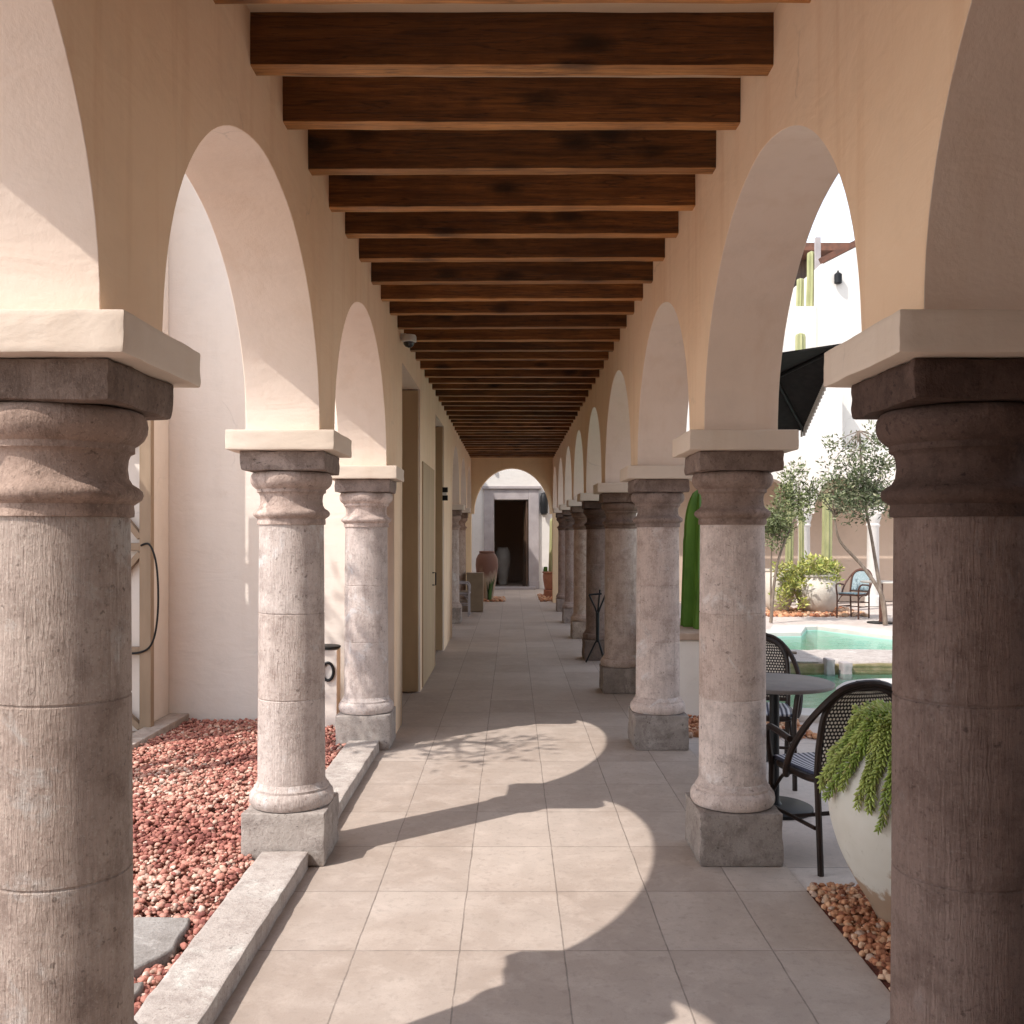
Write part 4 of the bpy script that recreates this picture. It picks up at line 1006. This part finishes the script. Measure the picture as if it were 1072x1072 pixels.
# ------------------------------------------------------------------ far side of the court
fa = thing('court_arcade', 'pale arcade building with slim white columns and tan wall across the pool', 'building', (0, 20.6, 0))
obj('rear_wall', MB().box(2.6, 14, 1.5, 1.75, 0, 3.3), M_tan, fa, smooth=0)
mb = MB(); cxs = [2.75, 4.55, 6.0 + 0.35, 7.85, 9.7, 11.6, 13.5]
pts = [(2.5, 2.0)]
prev = 2.5
P = []
for i, x in enumerate(cxs):
    P += [(x - 0.17, 2.0), (x + 0.17, 2.0)]
    if i < len(cxs) - 1:
        a, b_ = x + 0.17, cxs[i + 1] - 0.17; c = (a + b_) / 2; h_ = (b_ - a) / 2
        P += [(c - h_ * math.cos(PI * k / 20), 2.0 + 0.78 * math.sin(PI * k / 20)) for k in range(1, 20)]
for (xa, za), (xb, zb) in zip(P[:-1], P[1:]):
    for y in (0.0, 0.34): mb.add([(xa, y, za), (xb, y, zb), (xb, y, 3.25), (xa, y, 3.25)], [(0, 1, 2, 3)])
    mb.add([(xa, 0, za), (xb, 0, zb), (xb, 0.34, zb), (xa, 0.34, za)], [(0, 1, 2, 3)])
mb.add([(P[0][0], 0, 3.25), (P[-1][0], 0, 3.25), (P[-1][0], 0.34, 3.25), (P[0][0], 0.34, 3.25)], [(0, 1, 2, 3)])
obj('arch_wall', mb, M_white, fa, smooth=30)
for x in cxs:
    obj('column', MB().lathe([(0.17, 0), (0.17, 0.2), (0.135, 0.24), (0.125, 1.7), (0.15, 1.75), (0.13, 1.8), (0.17, 1.92), (0.17, 1.998)], 28), M_bright, fa, loc=(x, 0.17, 0))
obj('roof', MB().box(2.4, 14, 0.36, 1.9, 3.26, 3.42), M_bright, fa, smooth=0)
hb = thing('white_house', 'tall sunlit white house wall with sloping top above the far arcade', 'house', (0, 22.6, 0))
mb = MB()
f0 = [(7.32, 0), (7.32, 7.95), (8.3, 8.45), (12.0, 9.6), (12.0, 0)]
n = len(f0); mb.add([(x, 0, z) for x, z in f0] + [(x, 4.0, z) for x, z in f0], [tuple(range(n)), tuple(reversed(range(n, 2 * n)))] + [(k, (k + 1) % n, n + (k + 1) % n, n + k) for k in range(n)])
obj('wall', mb, M_bright, hb, smooth=0)
obj('roof_edge', MB().bar((7.32, 0.06, 8.02), (8.3, 0.06, 8.52), 0.16, 0.12).bar((8.3, 0.06, 8.52), (12.0, 0.06, 9.67), 0.16, 0.12), M_roof, hb, smooth=0)
obj('wall_lamp', MB().lathe([(0.06, 0), (0.09, 0.02), (0.09, 0.22), (0.05, 0.26)], 12, cy=-0.1).tube([(0, 0, 0.2), (0, -0.1, 0.3), (0, -0.1, 0.2)], 0.02), M_black, hb, loc=(7.68, -0.004, 7.45))
h2 = thing('terrace_house', 'lower white house with a roof terrace left of the tall white wall', 'house', (0, 22.9, 0))
obj('wall', MB().box(2.8, 7.31, 0, 4.5, 0, 6.95), M_bright, h2, smooth=0)
obj('parapet', MB().box(2.8, 7.31, 0.0, 0.25, 6.953, 7.02), M_bright, h2, smooth=0)
pg = thing('roof_pergola', 'dark brown roof shelter on the terrace behind the pale cacti', 'shelter', (7.5, 25.6, 6.96))
obj('screen', MB().box(-1.4, 0.9, 0.4, 0.5, 0, 2.05), M_darkwood, pg, smooth=0)
obj('roof', MB().box(-1.7, 1.9, -0.5, 1.4, 2.05, 2.25), M_roof, pg, smooth=0)
for x in (-1.0, 1.0): obj('post', MB().box(x - 0.06, x + 0.06, -0.4, -0.28, 0, 2.048), M_roof, pg)
tag(obj('chimney_post', MB().box(-0.06, 0.06, -0.06, 0.06, 0, 1.62), M_doorstone, loc=(7.39, 23.1, 7.1), smooth=0), 'grey lilac square post at the edge of the roof terrace', 'post')
def cact(label, x, y, z, h, r, mat=M_cactus2, nm='column_cactus'):
    t = thing(nm, label, 'cactus', (x, y, z)); obj('stem', ribbed(h, r, 8, 0.92), mat, t); return t
cact('taller pale cactus on the roof terrace beside the grey post', 7.27, 23.25, 7.0, 1.45, 0.12)
cact('shorter pale cactus on the roof terrace before the dark shelter', 7.02, 23.3, 7.0, 0.80, 0.10)
sh = thing('low_annex', 'low white annex roof with cactus tips showing above the black parasol', 'house', (0, 21.2, 0))
obj('wall', MB().box(5.6, 7.6, 0.78, 1.35, 3.43, 5.0), M_bright, sh, smooth=0)
cact('pale cactus rising against the white house wall above the parasol', 6.70, 22.25, 5.0, 1.25, 0.13)
cact('small pale cactus tip beside the taller one above the parasol', 7.0, 22.25, 5.0, 0.90, 0.11)

# far pots, cacti, chairs
def bowl(label, x, y, r, h, seed):
    t = thing('round_pot', label, 'pot', (x, y, 0))
    obj('body', MB().lathe([(a * r, z * h) for a, z in ((0.5, 0), (0.56, 0.02), (0.82, 0.25), (1.0, 0.55), (0.95, 0.8), (0.78, 0.95), (0.74, 1.0))], 36, wob=0.01, seed=seed), M_pot, t)
    obj('rim', MB().lathe([(0.74 * r, h), (0.80 * r, h + 0.01), (0.80 * r, h + 0.05), (0.68 * r, h + 0.05), (0.66 * r, h - 0.05)], 36), M_pot, t)
    return t
bowl('round whitewashed pot overflowing with yellow green leaves behind the far chair', 6.05, 18.9, 0.45, 0.72, 1)
bowl('slimmer whitewashed pot beside the tall pale cactus across the pool', 5.32, 19.1, 0.33, 0.82, 2)
YG = [(0.42, 0.42, 0.10), (0.34, 0.38, 0.10), (0.50, 0.48, 0.16), (0.24, 0.30, 0.06)]
def bush(label, x, y, z, rad, n, seed):
    rnd = random.Random(seed); cl = []
    for k in range(n):
        d = Vector((rnd.uniform(-1, 1), rnd.uniform(-1, 1), rnd.uniform(-1, 1)))
        cl.append(((d.x * rad[0], d.y * rad[1], d.z * rad[2]), rnd.uniform(0.08, 0.16), 1.0))
    o = obj('leafy_plant', leaves(rnd, cl, 40, 0.10, YG), M_leafa, loc=(x, y, z), smooth=0); return tag(o, label, 'plant')
bush('yellow green leafy plant filling the round pot behind the far chair', 6.0, 18.85, 0.85, (0.42, 0.35, 0.22), 26, 3)
bush('yellow green plant hanging down beside the slimmer whitewashed pot', 5.42, 18.65, 0.55, (0.25, 0.2, 0.38), 22, 4)
cact('tall slim pale cactus rising from the slimmer whitewashed pot', 5.55, 19.15, 0.75, 1.9, 0.085)
cact('thin pale cactus behind the gap between the whitewashed pots', 5.95, 19.7, 0.0, 2.1, 0.06)
cact('thick pale cactus rising behind the yellow green leaves', 6.30, 19.15, 0.7, 1.7, 0.11)
gravel('gravel', (4.9, 6.9, 18.2, 19.9), 700, 0.03, 0.06, ORG, 0.01, 'orange gravel strip under the far whitewashed pots', 0.02, 12)
chair('brown framed armchair with blue white back beside the far round pot', (6.42, 17.95, -0.012), PI - 0.9, M_rattan2, M_weave2, M_weave2)
chair('brown framed armchair half hidden by the nearest pool side column', (7.25, 17.0, -0.012), PI / 2 + 0.4, M_rattan2, M_weave2, M_weave2)
ft = thing('cafe_table', 'thin cafe table on a dark pedestal beyond the pool', 'table', (6.55, 16.95, -0.012))
obj('tabletop', MB().lathe([(0.34, 0.72), (0.35, 0.725), (0.35, 0.74), (0.34, 0.745)], 40), M_pot, ft)
obj('pedestal', MB().lathe([(0.04, 0.03), (0.035, 0.06), (0.035, 0.719)], 16), M_rattan2, ft)
obj('base', MB().lathe([(0.24, 0), (0.24, 0.02), (0.05, 0.03)], 32), M_black, ft)
chair('pale armchair by the last garden side columns of the corridor', (-1.02, 18.3, 0), -PI / 2, M_doorstone, M_greybox, M_greybox, 'woven cane bistro armchairs')
# stacked stone bench / oven blocks in the shade of the far arcade
ov = thing('stone_bench', 'pale stepped block with dark opening under the far arcade', 'bench', (4.95, 20.3, 0))
obj('block', MB().box(-0.35, 0.25, 0, 0.28, 0, 0.35).box(-0.35, 0.25, 0, 0.28, 0.58, 0.72).box(-0.35, -0.25, 0, 0.28, 0.352, 0.578).box(0.15, 0.25, 0, 0.28, 0.352, 0.578), M_pot, ov, bevel=0.01)
obj('shelf', MB().box(-0.30, 0.3, -0.1, 0.2, 1.55, 1.68), M_terracotta, ov, bevel=0.01)

# black parasol over the terrace
pa = thing('black_parasol', 'tilted black square parasol with pale fringe behind the second arch', 'parasol', (1.72, 7.0, -0.012))
A = Vector((0.45, -0.70, 2.86)); B_ = Vector((0.60, 0.60, 2.44)); C_ = Vector((-0.22, -0.70, 2.76)); D_ = Vector((-0.05, 0.60, 2.36))
mid = (A + B_ + C_ + D_) / 4 + Vector((0, 0, 0.16))
vs = [A, B_, D_, C_, mid] + [p - Vector((0, 0, 0.012)) for p in (A, B_, D_, C_, mid)]
obj('canopy', MB().add(vs, [(0, 1, 4), (1, 2, 4), (2, 3, 4), (3, 0, 4), (6, 5, 9), (7, 6, 9), (8, 7, 9), (5, 8, 9), (0, 5, 6, 1), (1, 6, 7, 2), (2, 7, 8, 3), (3, 8, 5, 0)]), M_canvas, pa, smooth=0)
fr = MB()
for (a, b_) in ((A, B_), (B_, D_)):
    L = (b_ - a).length; n = int(L / 0.03)
    for k in range(n):
        p = a.lerp(b_, (k + 0.5) / n); fr.tube([p - Vector((0, 0, 0.008)), p - Vector((0, 0, 0.065 + 0.01 * (k % 2)))], 0.009, 5)
obj('fringe', fr, M_fringe, pa, smooth=30)
for p in (A, B_, C_, D_): obj('rib', MB().tube([mid - Vector((0, 0, 0.03)), p - Vector((0, 0, 0.02))], 0.012), M_black, pa)
mast = Vector((-0.08, -0.1, 0))
obj('pole', MB().tube([(mast.x, mast.y, 0.1), (mast.x, mast.y, 2.9)], 0.022), M_black, pa)
obj('arm', MB().tube([(mast.x, mast.y, 2.86), mid + Vector((0, 0, 0.06)), mid - Vector((0, 0, 0.02))], 0.016), M_black, pa)
obj('base', MB().lathe([(0.24, 0.0), (0.25, 0.01), (0.25, 0.06), (0.06, 0.09), (0.03, 0.14)], 32, cx=mast.x, cy=mast.y), M_black, pa)

# ------------------------------------------------------------------ world, sun, camera
L = Vector((0.666, 0.515, -1.0)).normalized()
w = bpy.data.worlds.new('World'); sc.world = w; w.use_nodes = True
nt = w.node_tree; bg = nt.nodes['Background']
sky = nt.nodes.new('ShaderNodeTexSky'); sky.sky_type = 'NISHITA'; sky.sun_disc = False
el = math.asin(-L.z); sky.sun_elevation = el; sky.sun_rotation = math.atan2(-L.x, -L.y); sky.dust_density = 0.7; sky.air_density = 1.0
hs = nt.nodes.new('ShaderNodeHueSaturation'); hs.inputs['Saturation'].default_value = 0.45
nt.links.new(sky.outputs[0], hs.inputs['Color']); nt.links.new(hs.outputs[0], bg.inputs[0]); bg.inputs[1].default_value = 0.15
sd = bpy.data.lights.new('sun', 'SUN'); sd.energy = 2.0; sd.angle = R(0.5); sd.color = (1.0, 0.945, 0.885)
so = bpy.data.objects.new('sun', sd); COL.objects.link(so); so.rotation_euler = L.to_track_quat('-Z', 'Y').to_euler(); so.location = (-8, -6, 14)
cd = bpy.data.cameras.new('camera'); cd.sensor_width = 36; cd.lens = 33.58; cd.shift_y = 0.0196; cd.clip_end = 500; cd.clip_start = 0.05
co = bpy.data.objects.new('camera', cd); COL.objects.link(co); co.location = (0, 0, 1.604); co.rotation_euler = (PI / 2, 0, 0)
sc.camera = co
sc.view_settings.view_transform = 'Standard'; sc.view_settings.look = 'None'; sc.view_settings.exposure = 1.36; sc.view_settings.gamma = 1
sc.cycles.max_bounces = 12; sc.cycles.diffuse_bounces = 8; sc.cycles.transparent_max_bounces = 12
